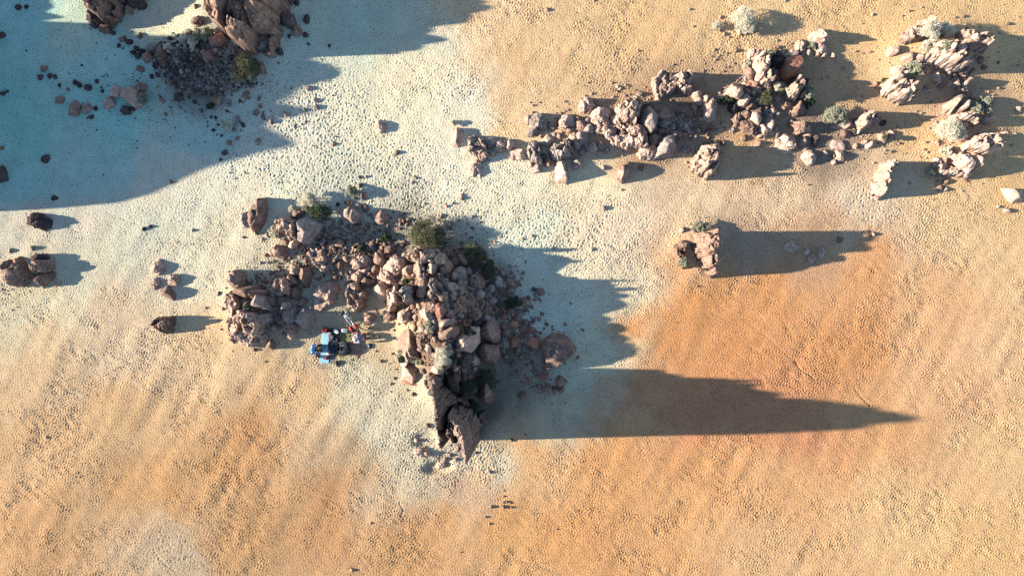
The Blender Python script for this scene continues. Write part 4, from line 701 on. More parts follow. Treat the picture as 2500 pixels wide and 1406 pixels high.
# x, y, ground z, width, depth, height, tone, label
BUSHES=[
(-12.26,5.39,0.1,0.84,0.98,0.9,'w',"large cream-white rounded bush above the flat grey block"),
(-11.59,4.64,0.14,1.28,0.94,0.8,'d',"large dark green spreading bush up and right of the flat grey block"),
(-12.45,4.83,0.17,0.59,0.4,0.5,'l',"medium pale green spreading bush above the flat grey block"),
(-13.29,4.78,0.18,0.45,0.3,0.5,'w',"small cream-white spreading bush up and left of the flat grey block"),
(-9.7,5.77,0.01,0.79,0.74,0.6,'l',"large pale green rounded bush up and right of the flat grey block"),
(-14.43,3.4,0.14,0.5,0.84,0.5,'w',"large cream-white spreading bush left of the flat grey block"),
(-9.17,2.47,0.01,0.3,0.4,0.2,'g',"small olive green rounded bush up and right of the pale crag above bicycle"),
(-7.67,3.06,0.02,0.65,0.45,0.25,'d',"medium dark green spreading bush up and left of the pale central dome"),
(-15.9,-1.05,0.4,0.44,0.54,1.3,'l',"medium pale green rounded bush above the pale wall beside camp"),
(-15.6,-1.98,0.32,0.22,0.27,1.4,'g',"small olive green rounded bush up and right of the pale wall beside camp"),
(-10.13,-0.42,0,0.12,0.25,0.4,'l',"tiny pale green spreading bush right of the pale crag above bicycle"),
(-5.02,3.24,0.08,2.05,1.85,1.5,'g',"huge olive green rounded bush above the pale central dome"),
(-2.25,1.94,0.11,1.47,1.13,1.2,'g',"huge olive green rounded bush right of the pale central dome"),
(-1.43,1.11,0.18,0.74,1.28,1,'g',"large olive green spreading bush right of the pale central dome"),
(-6.04,0.39,1.25,0.63,0.39,1.8,'d',"medium dark green spreading bush down and left of the pale central dome"),
(-9.15,2.36,0.01,0.45,0.45,0.3,'g',"medium olive green rounded bush up and right of the pale crag above bicycle"),
(0.07,-0.94,0.11,0.94,0.7,0.4,'d',"large dark green spreading bush up and left of the biggest apron boulder"),
(-4.66,-2.19,2.17,0.62,0.57,2.6,'l',"medium pale green rounded bush below the pale central dome"),
(-6.76,-4.12,0.16,0.59,0.75,0.5,'w',"large cream-white rounded bush down and right of the bicycle"),
(-6.57,-4.28,0.2,0.32,0.37,0.5,'d',"small dark green rounded bush down and right of the bicycle"),
(-5.54,-4.35,0.8,0.53,0.37,1.3,'l',"medium pale green spreading bush up and left of the dark twin spire"),
(-3.91,-3.92,2.61,0.9,1.03,2.6,'w',"large cream-white rounded bush above the dark twin spire"),
(-3.36,-3.92,2.41,0.42,0.47,1.4,'d',"medium dark green rounded bush above the dark twin spire"),
(-2.43,-2.54,1.33,0.6,0.52,2.2,'g',"medium olive green rounded bush above the dark twin spire"),
(-1.53,-5.46,0.12,1.17,1.01,1,'g',"large olive green rounded bush up and right of the dark twin spire"),
(-2.74,-5.87,0.67,0.95,0.85,1.2,'d',"large dark green rounded bush above the dark twin spire"),
(-2.31,-7.27,0.12,0.81,0.7,1,'d',"large dark green rounded bush right of the dark twin spire"),
(-3.56,10.06,0,0.36,0.3,0.3,'w',"small cream-white rounded bush above the slab at ridge tip"),
(14.19,13.57,0.12,0.47,0.6,0.9,'w',"medium cream-white rounded bush left of the pale column"),
(15.67,14.14,0.07,0.73,0.53,0.7,'l',"medium pale green spreading bush up and right of the pale column"),
(12.98,11.37,0.22,1.21,0.54,0.5,'d',"large dark green spreading bush down and left of the pale column"),
(15.17,11.4,0.3,0.87,0.8,0.7,'g',"large olive green rounded bush below the pale column"),
(16.32,12.05,0.19,0.56,0.53,1,'l',"medium pale green rounded bush below the dark slab beside column"),
(16.59,11.67,0.17,0.57,0.4,0.9,'w',"medium cream-white spreading bush below the dark slab beside column"),
(17.91,11.23,0.06,0.6,0.57,0.6,'d',"medium dark green rounded bush below the dark slab beside column"),
(17.66,11.7,0.07,0.53,0.73,1.1,'l',"medium pale green spreading bush down and right of the dark slab beside column"),
(18.17,14.67,0.01,0.6,0.47,0.5,'l',"medium pale green rounded bush down and left of the pointed upper ridge rocks"),
(19.61,10.46,0,1.3,0.94,0.6,'l',"large pale green spreading bush left of the thin leaning fin"),
(24.62,15.29,0.3,1.3,1.15,2.3,'w',"huge cream-white rounded bush right of the pointed upper ridge rocks"),
(25.81,15.39,0.29,1.11,0.92,2.1,'w',"large cream-white rounded bush above the long crag at right edge"),
(25.24,14.06,0.68,0.72,0.53,2.3,'l',"medium pale green spreading bush above the long crag at right edge"),
(24.79,14.38,0.62,0.97,0.72,2,'w',"large cream-white rounded bush up and right of the thin leaning fin"),
(24.01,13.09,0.59,0.85,0.78,1.5,'l',"large pale green rounded bush up and right of the thin leaning fin"),
(22.56,12.54,0.2,0.2,0.3,0.5,'d',"small dark green spreading bush up and right of the thin leaning fin"),
(27.85,10.78,0.35,0.78,0.68,1.4,'l',"large pale green rounded bush above the long crag at right edge"),
(28.45,11.22,0.2,0.57,0.63,1.4,'l',"medium pale green rounded bush above the long crag at right edge, second nearest"),
(28.65,10.73,0.26,0.47,0.47,1.1,'l',"medium pale green rounded bush above the long crag at right edge, nearest"),
(26.24,9.54,0.33,1.35,1.25,1.5,'w',"huge cream-white rounded bush up and left of the long crag at right edge"),
(26.93,9.45,0.45,0.78,0.93,1.7,'w',"large cream-white rounded bush up and left of the long crag at right edge"),
(26.22,8.2,0.31,0.74,0.53,0.6,'w',"medium cream-white spreading bush left of the long crag at right edge"),
(25.4,7.04,0.08,0.42,0.69,0.6,'l',"medium pale green spreading bush right of the fin beside footprints"),
(22.54,9.09,0,0.42,0.21,0.5,'g',"small olive green spreading bush down and right of the thin leaning fin"),
(11.26,3.64,0.17,0.91,0.66,1.6,'l',"large pale green spreading bush above the paired long-shadow rock"),
(10.18,1.52,0.1,0.55,0.49,0.7,'l',"medium pale green rounded bush down and left of the paired long-shadow rock"),
(-19.44,15.07,0.36,0.7,0.66,1.3,'w',"large cream-white rounded bush left of the cracked outcrop at top edge"),
(-19.03,14.62,0.53,0.49,0.9,1.4,'w',"large cream-white spreading bush left of the cracked outcrop at top edge"),
(-20.73,14.47,0.22,0.5,0.41,1,'w',"medium cream-white rounded bush up and right of the upper left shaded stone row"),
(-18.19,15.14,0.59,0.7,0.65,1.6,'l',"large pale green rounded bush left of the cracked outcrop at top edge, nearest"),
(-15.91,13.07,0.47,1.49,1.49,0.8,'g',"huge olive green rounded bush below the cracked outcrop at top edge"),
(-22.41,11.5,0.02,0.52,0.6,0.5,'l',"medium pale green rounded bush right of the upper left shaded stone row"),
(-18.32,11.02,0.1,0.42,0.28,0.25,'d',"small dark green spreading bush right of the upper left shaded stone row"),
(-17.27,9.82,0.01,0.6,0.6,0.4,'w',"medium cream-white rounded bush right of the upper left shaded stone row"),
(13.91,16.1,0,1.38,1.33,1,'w',"huge cream-white rounded bush up and left of the pale column"),
(14.53,15.79,0.01,0.74,0.59,0.5,'l',"large pale green rounded bush above the pale column"),
(12.44,15.92,0,0.65,0.5,0.3,'w',"medium cream-white rounded bush up and left of the pale column"),
(-18.99,15,0.53,0.74,0.59,0.8,'l',"large pale green rounded bush left of the cracked outcrop at top edge, second nearest"),
(15.98,12.16,0.24,0.4,0.34,0.3,'w',"small cream-white rounded bush down and right of the pale column"),
]
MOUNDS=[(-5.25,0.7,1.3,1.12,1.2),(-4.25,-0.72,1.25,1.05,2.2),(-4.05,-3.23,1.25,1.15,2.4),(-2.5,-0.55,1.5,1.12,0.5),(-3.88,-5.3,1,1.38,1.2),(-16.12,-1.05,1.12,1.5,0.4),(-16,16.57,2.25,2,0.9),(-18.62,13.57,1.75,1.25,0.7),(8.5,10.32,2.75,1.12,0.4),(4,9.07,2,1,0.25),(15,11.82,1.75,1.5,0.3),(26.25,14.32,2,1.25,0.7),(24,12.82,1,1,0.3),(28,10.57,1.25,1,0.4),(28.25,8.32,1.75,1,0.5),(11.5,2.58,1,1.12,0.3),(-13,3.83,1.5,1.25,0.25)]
GRAVEL=[(-22.11,14.59),(-20.87,15.34),(-19.05,15.46),(-17.89,15.42),(-16.31,14.59),(-16.06,14.01),(-15.32,13.6),(-15.48,12.36),(-16.73,11.94),(-18.38,11.61),(-20.2,11.78),(-20.7,12.52),(-21.69,13.43)]

# ---------------------------------------------------------------- helpers
def lin(c): return tuple((v/255/12.92 if v/255 <= .04045 else ((v/255+.055)/1.055)**2.4) for v in c)
def tag(o, label=None, cat=None, group=None, kind=None):
    if label: o['label'] = label
    if cat: o['category'] = cat
    if group: o['group'] = group
    if kind: o['kind'] = kind
    return o
def mesh_np(name, V, F, mat=None, parent=None, loc=(0,0,0), smooth=True, sharp=None):
    """V (n,3); F (m,k) constant-size faces"""
    me = bpy.data.meshes.new(name); V = np.asarray(V, np.float32); F = np.asarray(F, np.int32)
    me.vertices.add(len(V)); me.vertices.foreach_set('co', V.ravel())
    k = F.shape[1]; me.loops.add(F.size); me.loops.foreach_set('vertex_index', F.ravel())
    me.polygons.add(len(F)); me.polygons.foreach_set('loop_start', np.arange(0, F.size, k, dtype=np.int32))
    me.polygons.foreach_set('use_smooth', np.full(len(F), smooth))
    me.update(calc_edges=True); me.validate()
    if mat: me.materials.append(mat)
    o = bpy.data.objects.new(name, me); COL.objects.link(o); o.location = loc
    if parent: o.parent = parent
    return o
def bm_obj(name, bm, mat, parent=None, loc=(0,0,0), smooth=True):
    me = bpy.data.meshes.new(name); bm.to_mesh(me); bm.free()
    for p in me.polygons: p.use_smooth = smooth
    me.materials.append(mat); o = bpy.data.objects.new(name, me); COL.objects.link(o); o.location = loc
    if parent: o.parent = parent
    return o
def empty(name, loc, rz=0):
    o = bpy.data.objects.new(name, None); COL.objects.link(o); o.location = loc; o.rotation_euler = (0, 0, rz)
    o.empty_display_size = .2
    return o

# 3-D value noise
def _h(i, j, k, s):
    n = (i*374761393 + j*668265263 + k*2147483647 + s*974634777) & 0xffffffff
    n = ((n ^ (n >> 13))*1274126177) & 0xffffffff
    n = ((n ^ (n >> 16))*2246822519) & 0xffffffff
    return ((n ^ (n >> 15)) & 0xffff)/32767.5 - 1
def vnoise(P, s=0):
    I = np.floor(P).astype(np.int64); f = P-I; f = f*f*f*(f*(f*6-15)+10)
    r = 0
    for a in (0, 1):
        wa = f[:, 0] if a else 1-f[:, 0]
        for b in (0, 1):
            wb = f[:, 1] if b else 1-f[:, 1]
            for c in (0, 1):
                wc = f[:, 2] if c else 1-f[:, 2]
                r = r + wa*wb*wc*_h(I[:, 0]+a, I[:, 1]+b, I[:, 2]+c, s)
    return r
def fbm(P, s=0, oct=4, gain=.5, ridged=False):
    r = 0; a = 1
    for o in range(oct):
        n = vnoise(P, s+o*17)
        if ridged: n = 1-2*np.abs(n)
        r = r + a*n; a *= gain; P = P*2.03+11.3
    return r
def sstep(a, b, x):
    t = np.clip((x-a)/(b-a), 0, 1); return t*t*(3-2*t)

# ---------------------------------------------------------------- materials
def new_mat(name):
    m = bpy.data.materials.new(name); m.use_nodes = True
    return m, m.node_tree, m.node_tree.nodes['Principled BSDF']
def simple(name, col, rough=.8, var=.15, scale=30, bump=0, metal=0):
    m, t, p = new_mat(name); N = t.nodes
    p.inputs['Roughness'].default_value = rough; p.inputs['Metallic'].default_value = metal
    p.inputs['Specular IOR Level'].default_value = .3
    tc = N.new('ShaderNodeTexCoord'); nz = N.new('ShaderNodeTexNoise'); nz.inputs['Scale'].default_value = scale
    nz.inputs['Detail'].default_value = 5
    t.links.new(tc.outputs['Object'], nz.inputs['Vector'])
    mx = N.new('ShaderNodeMix'); mx.data_type = 'RGBA'
    mx.inputs[6].default_value = tuple(c*(1-var) for c in col)+(1,); mx.inputs[7].default_value = tuple(min(1, c*(1+var)) for c in col)+(1,)
    t.links.new(nz.outputs[0], mx.inputs[0]); t.links.new(mx.outputs[2], p.inputs['Base Color'])
    if bump:
        b = N.new('ShaderNodeBump'); b.inputs['Strength'].default_value = 1; b.inputs['Distance'].default_value = bump
        t.links.new(nz.outputs[0], b.inputs['Height']); t.links.new(b.outputs[0], p.inputs['Normal'])
    return m
def rock_mat(name, c1, c2, c3):
    m, t, p = new_mat(name); N = t.nodes; L = t.links.new
    p.inputs['Roughness'].default_value = .95; p.inputs['Specular IOR Level'].default_value = .12
    tc = N.new('ShaderNodeTexCoord'); oi = N.new('ShaderNodeObjectInfo')
    ad = N.new('ShaderNodeVectorMath'); ad.operation = 'ADD'
    ml = N.new('ShaderNodeMath'); ml.operation = 'MULTIPLY'; ml.inputs[1].default_value = 50
    L(oi.outputs['Random'], ml.inputs[0]); L(tc.outputs['Object'], ad.inputs[0]); L(ml.outputs[0], ad.inputs[1])
    def noise(s, d, rr=.6, dist=0):
        n = N.new('ShaderNodeTexNoise'); n.inputs['Scale'].default_value = s; n.inputs['Detail'].default_value = d
        n.inputs['Roughness'].default_value = rr; n.inputs['Distortion'].default_value = dist; L(ad.outputs[0], n.inputs['Vector']); return n
    n1 = noise(2.2, 6, .65, .4); r1 = N.new('ShaderNodeValToRGB')
    r1.color_ramp.elements[0].position = .36; r1.color_ramp.elements[0].color = c1+(1,)
    r1.color_ramp.elements[1].position = .66; r1.color_ramp.elements[1].color = c2+(1,)
    L(n1.outputs[0], r1.inputs[0])
    n2 = noise(9, 8, .7, .2); r2 = N.new('ShaderNodeValToRGB')
    r2.color_ramp.elements[0].position = .56; r2.color_ramp.elements[0].color = (0, 0, 0, 1)
    r2.color_ramp.elements[1].position = .68; r2.color_ramp.elements[1].color = (1, 1, 1, 1)
    L(n2.outputs[0], r2.inputs[0])
    mx = N.new('ShaderNodeMix'); mx.data_type = 'RGBA'; mx.inputs[7].default_value = c3+(1,)
    L(r2.outputs[0], mx.inputs[0]); L(r1.outputs[0], mx.inputs[6])
    # per-rock value shift
    hs = N.new('ShaderNodeHueSaturation'); mr = N.new('ShaderNodeMapRange')
    mr.inputs[3].default_value = .78; mr.inputs[4].default_value = 1.2
    L(oi.outputs['Random'], mr.inputs[0]); L(mr.outputs[0], hs.inputs['Value']); L(mx.outputs[2], hs.inputs['Color'])
    L(hs.outputs[0], p.inputs['Base Color'])
    nb = noise(6, 12, .72, .3); vb = N.new('ShaderNodeTexVoronoi'); vb.feature = 'DISTANCE_TO_EDGE'; vb.inputs['Scale'].default_value = 3.2
    dn = noise(3, 3); dv = N.new('ShaderNodeVectorMath'); dv.operation = 'MULTIPLY_ADD'; dv.inputs[1].default_value = (.5, .5, .5)
    L(dn.outputs[1], dv.inputs[0]); L(ad.outputs[0], dv.inputs[2]); L(dv.outputs[0], vb.inputs['Vector'])
    cr = N.new('ShaderNodeMapRange'); cr.inputs[1].default_value = 0; cr.inputs[2].default_value = .09
    L(vb.outputs[0], cr.inputs[0])
    b1 = N.new('ShaderNodeBump'); b1.inputs['Distance'].default_value = .05; b1.inputs['Strength'].default_value = .7; L(cr.outputs[0], b1.inputs['Height'])
    b2 = N.new('ShaderNodeBump'); b2.inputs['Distance'].default_value = .075; b2.inputs['Strength'].default_value = 1; L(nb.outputs[0], b2.inputs['Height'])
    L(b1.outputs[0], b2.inputs['Normal']); L(b2.outputs[0], p.inputs['Normal'])
    return m
RM = {
 'p': rock_mat('pale_rock', (.23, .15, .115), (.44, .32, .255), (.64, .53, .44)),
 'b': rock_mat('brown_rock', (.125, .077, .058), (.255, .168, .128), (.48, .36, .285)),
 'g': rock_mat('grey_rock', (.15, .12, .105), (.27, .22, .195), (.44, .38, .33)),
 'd': rock_mat('dark_rock', (.042, .032, .032), (.09, .066, .06), (.22, .165, .14)),
 'm': rock_mat('spire_rock', (.08, .058, .054), (.19, .14, .12), (.42, .32, .26)),
 'r': rock_mat('red_rock', (.24, .105, .07), (.38, .19, .13), (.46, .30, .22)),
}

# ---------------------------------------------------------------- ground
def build_ground():
    res = .048; X1, Y1 = 33.0, 19.5
    xc = np.arange(-X1, X1+1e-6, res); yc = np.arange(-Y1, Y1+1e-6, res)
    nx, ny = len(xc), len(yc); rg = np.random.default_rng(5)
    kx = np.fft.fftfreq(nx, res)[None, :]; ky = np.fft.fftfreq(ny, res)[:, None]
    def band(l0, l1, ang=0, stretch=1):
        a = math.radians(ang); u = kx*math.cos(a)+ky*math.sin(a); v = (-kx*math.sin(a)+ky*math.cos(a))*stretch
        k = np.sqrt(u*u+v*v)+1e-9
        filt = np.exp(-(np.log(k/ (1/math.sqrt(l0*l1)))/ (math.log(l1/l0)/2))**2)*np.where(k > 0, k**-1, 0)
        n = np.fft.ifft2(np.fft.fft2(rg.standard_normal((ny, nx)))*filt).real
        return n/n.std()
    XX, YY = np.meshgrid(xc, yc)
    PX = XX*40+1250; PY = 703-YY*40          # image pixel coordinates (1/40 m)
    def blob(x, y, sx, sy, rot=0):
        a = math.radians(rot); dx = PX-x; dy = PY-y; u = (dx*math.cos(a)+dy*math.sin(a))/sx; v = (-dx*math.sin(a)+dy*math.cos(a))/sy
        return np.exp(-.5*(u*u+v*v))
    Z = np.zeros((ny, nx))
    for x, y, sx, sy, h in MOUNDS: Z += h*np.exp(-.5*(((XX-x)/sx)**2+((YY-y)/sy)**2))
    # broad drifts: crests run from lower left to upper right
    dun = band(3.5, 8, -35, 4.5)
    wd = .35+.9*blob(600, 1080, 420, 260)+.4*blob(1800, 850, 420, 200)+.45*blob(350, 640, 260, 110)+.3*blob(2000, 1150, 400, 200)
    wd *= 1-.8*blob(300, 250, 350, 200)
    Z += .025*dun*wd
    Z += .008*band(.9, 2.2, -32, 3.2)*(.5+.8*wd)
    # grain and trampled texture
    rough = .50+.5*np.clip(.6*band(1.2, 4)+.6*band(5, 14)+.4, 0, 1.5)
    fine = band(.11, .21); finer = band(.09, .14); med = band(.3, .8, 60, 1.7)
    tramp = np.clip(blob(1080, 500, 230, 60, 25)+blob(850, 360, 110, 110)+blob(1400, 570, 130, 70)+blob(1110, 215, 45, 35)+blob(2110, 490, 90, 50)
        +blob(1185, 1120, 55, 60)+.8*blob(700, 230, 110, 110)+.7*blob(590, 340, 120, 60)+.6*blob(920, 1000, 90, 100)+.5*blob(400, 600, 220, 90, 60)
        +.8*blob(1950, 40, 50, 40)+.8*blob(1790, 120, 60, 40)+.8*blob(420, 1340, 80, 50)+.6*blob(1680, 560, 70, 40)+.8*blob(1850, 1230, 60, 50)+.5*blob(560, 140, 10, 10)
        +.7*blob(1500, 150, 60, 70)+.6*blob(740, 420, 160, 60)+.6*blob(1050, 1110, 80, 60), 0, 1.15)
    smooth = np.clip(blob(150, 300, 260, 200)+.6*blob(300, 420, 300, 80), 0, 1)
    Z += .0100*fine*rough*(1-.5*smooth)+.0055*finer*(.4+.6*rough)*(1-.2*smooth)+.005*med*rough*(1-.6*smooth)
    # footprints: jittered pits
    def pits(cell, seed, rad, ang):
        a = math.radians(ang); U = (XX*math.cos(a)+YY*math.sin(a))/cell; V = (-XX*math.sin(a)+YY*math.cos(a))/(cell*1.25)
        U = U+.25*med*0; i = np.floor(U).astype(np.int64); j = np.floor(V).astype(np.int64); out = np.zeros_like(U); zero = np.zeros_like(i)
        for di in (-1, 0, 1):
            for dj in (-1, 0, 1):
                ii = i+di; jj = j+dj
                cx = ii+.5+.42*_h(ii, jj, zero, seed); cy = jj+.5+.42*_h(ii, jj, zero, seed+7); s = .6+.5*_h(ii, jj, zero, seed+3)
                d = np.sqrt(((U-cx)*cell)**2+(((V-cy)*cell*1.25)*.75)**2)
                p = np.clip(s, 0, 1)*(np.exp(-(d/rad)**2)*1.25-.35*np.exp(-((d-rad*1.7)/(rad*.6))**2))
                out = np.where(np.abs(p) > np.abs(out), p, out)
        return out
    Z -= (.042*pits(.23, 3, .048, 30)+.026*pits(.34, 9, .062, -20))*tramp
    Z -= .020*pits(.26, 21, .038, 55)*np.clip(rough*1.2-.45, 0, 1)*.8*(1-smooth)
    # hollows dug among the stones south of the spire
    Z -= .16*sstep(.4, .9, blob(1040, 1075, 34, 20))+.2*sstep(.4, .9, blob(1070, 1140, 36, 16, -10))+.13*sstep(.4, .9, blob(1100, 1110, 40, 12))
    # tracks scratched in the sand
    for pts, wdt, dep in (([(1940, 880), (1952, 900), (1975, 915), (1988, 925)], .035, .05), ([(1800, 770), (1870, 820), (1925, 870), (1960, 910)], .03, .018),
            ([(2088, 950), (2105, 972), (2125, 990), (2122, 1000)], .03, .04), ([(975, 1225), (985, 1245), (980, 1258)], .035, .04),
            ([(2240, 1060), (2330, 1090), (2440, 1110), (2500, 1120)], .03, .018), ([(1005, 1302), (1028, 1332)], .025, .04), ([(985, 1225), (1000, 1222)], .03, .03),
            ([(1060, 1370), (1085, 1388)], .025, .03), ([(380, 1350), (400, 1375), (430, 1395)], .03, .03), ([(260, 520), (330, 545), (380, 560)], .05, .02)):
        for (x0, y0), (x1, y1) in zip(pts, pts[1:]):
            ax, ay, bx, by = (x0-1250)/40, (703-y0)/40, (x1-1250)/40, (703-y1)/40
            t = np.clip(((XX-ax)*(bx-ax)+(YY-ay)*(by-ay))/((bx-ax)**2+(by-ay)**2), 0, 1)
            d2 = (XX-ax-t*(bx-ax))**2+(YY-ay-t*(by-ay))**2
            Z -= dep*np.exp(-d2/wdt**2)*(1+.4*finer*.3)
    # ---- sand colour: mineral zones from ash white to ochre, plus painted-in shade tints
    CP = [(60,60,(180,226,210)),(300,300,(176,228,208)),(60,300,(170,226,206)),(60,450,(180,224,208)),(250,420,(194,222,206)),(500,350,(194,224,208)),(600,300,(214,226,214)),(690,330,(232,228,214)),(740,230,(232,228,212)),(300,120,(190,226,208)),(720,150,(214,226,212)),(880,50,(210,224,206)),(180,38,(208,226,208)),(440,50,(222,218,194)),(650,350,(232,230,214)),  # upper-left teal paints the shade's tint into the sand; lit gaps kept paler
        (1000,80,(222,220,200)),(1150,55,(244,214,168)),(1000,200,(246,234,206)),(1120,230,(244,234,214)),(1300,60,(236,204,156)),(1250,170,(232,198,150)),(1400,150,(232,200,152)),
        (1600,60,(234,198,146)),(1850,50,(238,206,156)),(2100,60,(236,200,146)),(2400,50,(236,202,148)),(2000,200,(214,184,140)),(2250,330,(232,198,146)),
        (1300,280,(234,206,160)),(1250,420,(244,236,214)),(1100,400,(244,238,220)),(1450,460,(242,228,198)),(1500,560,(242,224,192)),(1700,470,(232,210,172)),
        (1900,470,(230,206,168)),(2110,490,(224,206,184)),(2300,520,(232,202,156)),(2450,620,(234,200,152)),(2460,420,(232,198,146)),(1800,360,(222,186,140)),
        (900,300,(240,234,210)),(700,420,(226,226,208)),(850,480,(220,222,206)),(500,470,(226,224,208)),(350,520,(206,210,196)),(100,620,(220,210,190)),(60,540,(218,210,196)),(200,530,(222,213,198)),(350,480,(230,222,206)),(480,430,(236,228,210)),(620,430,(234,226,208)),
        (250,600,(212,208,190)),(450,640,(222,216,196)),(560,560,(224,216,194)),(80,760,(222,212,184)),(300,800,(226,204,168)),(500,850,(226,198,154)),
        (100,900,(220,192,150)),(300,1000,(218,184,138)),(100,1100,(222,186,140)),(100,1300,(214,174,126)),(400,1200,(212,170,120)),(600,1100,(212,168,118)),
        (700,950,(226,194,148)),(600,1300,(206,166,118)),(430,1360,(200,180,156)),(800,1250,(204,162,116)),(850,1100,(198,174,138)),(880,950,(214,208,186)),(950,1050,(214,208,188)),
        (1020,1120,(212,204,184)),(1170,1110,(222,212,190)),(1150,1180,(214,184,150)),(1300,1120,(232,190,138)),(1250,1250,(224,176,118)),(1050,1300,(216,172,122)),(1000,1380,(212,170,120)),
        (1400,1300,(224,172,116)),(1500,1150,(226,174,118)),(1700,1120,(226,174,120)),(1900,1200,(228,182,130)),(1650,1280,(226,178,124)),(1850,1350,(228,190,142)),(2200,1250,(236,200,148)),(2400,1350,(234,196,140)),
        (2450,1100,(232,196,146)),(2300,950,(230,188,142)),(2450,850,(234,196,150)),(2300,750,(230,186,138)),(2100,700,(226,174,122)),(1900,750,(222,166,112)),(1700,740,(224,166,108)),
        (1620,820,(222,164,108)),(1800,860,(218,160,108)),(2050,850,(222,166,112)),(1560,950,(216,164,118)),(1700,990,(216,156,112)),(1850,1000,(216,156,112)),(1950,1000,(218,160,116)),(2150,1030,(222,174,124)),
        (1400,750,(232,238,222)),(1350,900,(214,220,200)),(1450,850,(224,220,194)),(1350,1000,(206,196,172)),(1250,620,(232,236,218)),(1450,680,(232,220,194)),(1300,780,(226,236,222)),
        (1000,620,(168,158,140)),(850,620,(182,166,142)),(800,585,(190,178,156)),(1080,700,(120,92,76)),(1100,850,(120,96,80)),(900,600,(176,170,150)),(760,640,(206,196,172)),(880,760,(196,184,154)),(820,680,(190,182,158)),  # darkest points: shade among the heap rocks put into the colour
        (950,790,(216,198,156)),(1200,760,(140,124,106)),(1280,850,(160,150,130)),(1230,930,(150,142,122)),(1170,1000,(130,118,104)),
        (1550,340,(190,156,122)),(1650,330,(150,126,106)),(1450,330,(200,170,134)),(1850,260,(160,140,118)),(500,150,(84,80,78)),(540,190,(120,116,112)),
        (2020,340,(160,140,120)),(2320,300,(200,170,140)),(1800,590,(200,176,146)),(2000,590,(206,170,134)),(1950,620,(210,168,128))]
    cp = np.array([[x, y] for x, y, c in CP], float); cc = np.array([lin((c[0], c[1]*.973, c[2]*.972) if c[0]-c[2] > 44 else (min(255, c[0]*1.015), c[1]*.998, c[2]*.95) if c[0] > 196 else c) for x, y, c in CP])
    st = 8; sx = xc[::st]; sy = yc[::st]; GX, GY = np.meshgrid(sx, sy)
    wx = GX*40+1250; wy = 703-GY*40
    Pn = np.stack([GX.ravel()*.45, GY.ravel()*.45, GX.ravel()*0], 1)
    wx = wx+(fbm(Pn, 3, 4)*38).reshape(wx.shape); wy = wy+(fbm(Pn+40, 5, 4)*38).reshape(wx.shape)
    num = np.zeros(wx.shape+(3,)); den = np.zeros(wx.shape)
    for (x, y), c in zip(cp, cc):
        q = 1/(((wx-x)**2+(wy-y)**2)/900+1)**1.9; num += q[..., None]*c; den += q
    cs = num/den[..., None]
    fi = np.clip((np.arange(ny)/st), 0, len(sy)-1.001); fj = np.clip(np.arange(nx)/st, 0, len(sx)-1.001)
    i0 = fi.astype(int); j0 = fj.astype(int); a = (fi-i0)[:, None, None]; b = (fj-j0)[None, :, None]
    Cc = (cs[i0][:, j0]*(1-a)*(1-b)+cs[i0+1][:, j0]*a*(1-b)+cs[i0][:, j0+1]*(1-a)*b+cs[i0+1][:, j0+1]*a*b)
    gap_shade = np.clip(sum(np.exp(-.5*(((XX-x)/(sx*1.05))**2+((YY-y)/(sy*1.05))**2)*1.0) for x, y, sx, sy, h in MOUNDS[:4])*1.1, 0, 1)[..., None]**1.5*.8  # brown soil tone, darkened to paint in the shade between heap rocks
    Cc = Cc*(1-gap_shade)+np.array(lin((120, 96, 80)))*gap_shade
    mot = band(.5, 4)
    Cc = Cc*(1+.03*mot)[..., None]*(1+.10*fine+.10*finer)[..., None]
    Cc = np.clip(Cc*.56, 0, 1)
    # ---- assemble one sheet that runs on to the horizon
    def ext(c, n=26):
        s = [c[-1]]; step = res
        while s[-1] < 3500: step *= 1.35; s.append(s[-1]+step)
        s = np.array(s[1:]); return np.concatenate([-s[::-1], c, s]), len(s)
    xs, ex = ext(xc); ys, ey = ext(yc)
    ZZ = np.pad(Z, ((ey, ey), (ex, ex)), 'edge'); C2 = np.pad(Cc, ((ey, ey), (ex, ex), (0, 0)), 'edge')
    GX, GY = np.meshgrid(xs, ys)
    out = np.maximum(np.abs(GX)-X1, np.abs(GY)-Y1).clip(0)
    fade = np.exp(-out/.6); ZZ = ZZ*fade
    far = .6*np.sin(GX*.021+1)*np.sin(GY*.017)*(1-fade)*np.clip(out/60, 0, 1); ZZ = ZZ+far
    mean = np.array(lin((224, 190, 140)))*.56; ff = np.exp(-out/1.0)[..., None]; C2 = C2*ff+mean*(1-ff)
    V = np.stack([GX, GY, ZZ], -1).reshape(-1, 3)
    NX, NY = len(xs), len(ys); q = np.arange(NX*NY).reshape(NY, NX)
    F = np.stack([q[:-1, :-1], q[:-1, 1:], q[1:, 1:], q[1:, :-1]], -1).reshape(-1, 4)
    m, t, p = new_mat('volcanic_sand'); N = t.nodes; L = t.links.new
    p.inputs['Roughness'].default_value = 1; p.inputs['Specular IOR Level'].default_value = .05
    vc = N.new('ShaderNodeVertexColor'); vc.layer_name = 'sand_tone'
    tc = N.new('ShaderNodeTexCoord'); n1 = N.new('ShaderNodeTexNoise'); n1.inputs['Scale'].default_value = 22; n1.inputs['Detail'].default_value = 6; n1.inputs['Roughness'].default_value = .75
    L(tc.outputs['Object'], n1.inputs['Vector'])
    mr = N.new('ShaderNodeMapRange'); mr.inputs[1].default_value = .3; mr.inputs[2].default_value = .7; mr.inputs[3].default_value = .66; mr.inputs[4].default_value = 1.24
    L(n1.outputs[0], mr.inputs[0])
    # dark lapilli grains
    vo = N.new('ShaderNodeTexVoronoi'); vo.inputs['Scale'].default_value = 6.2; L(tc.outputs['Object'], vo.inputs['Vector'])
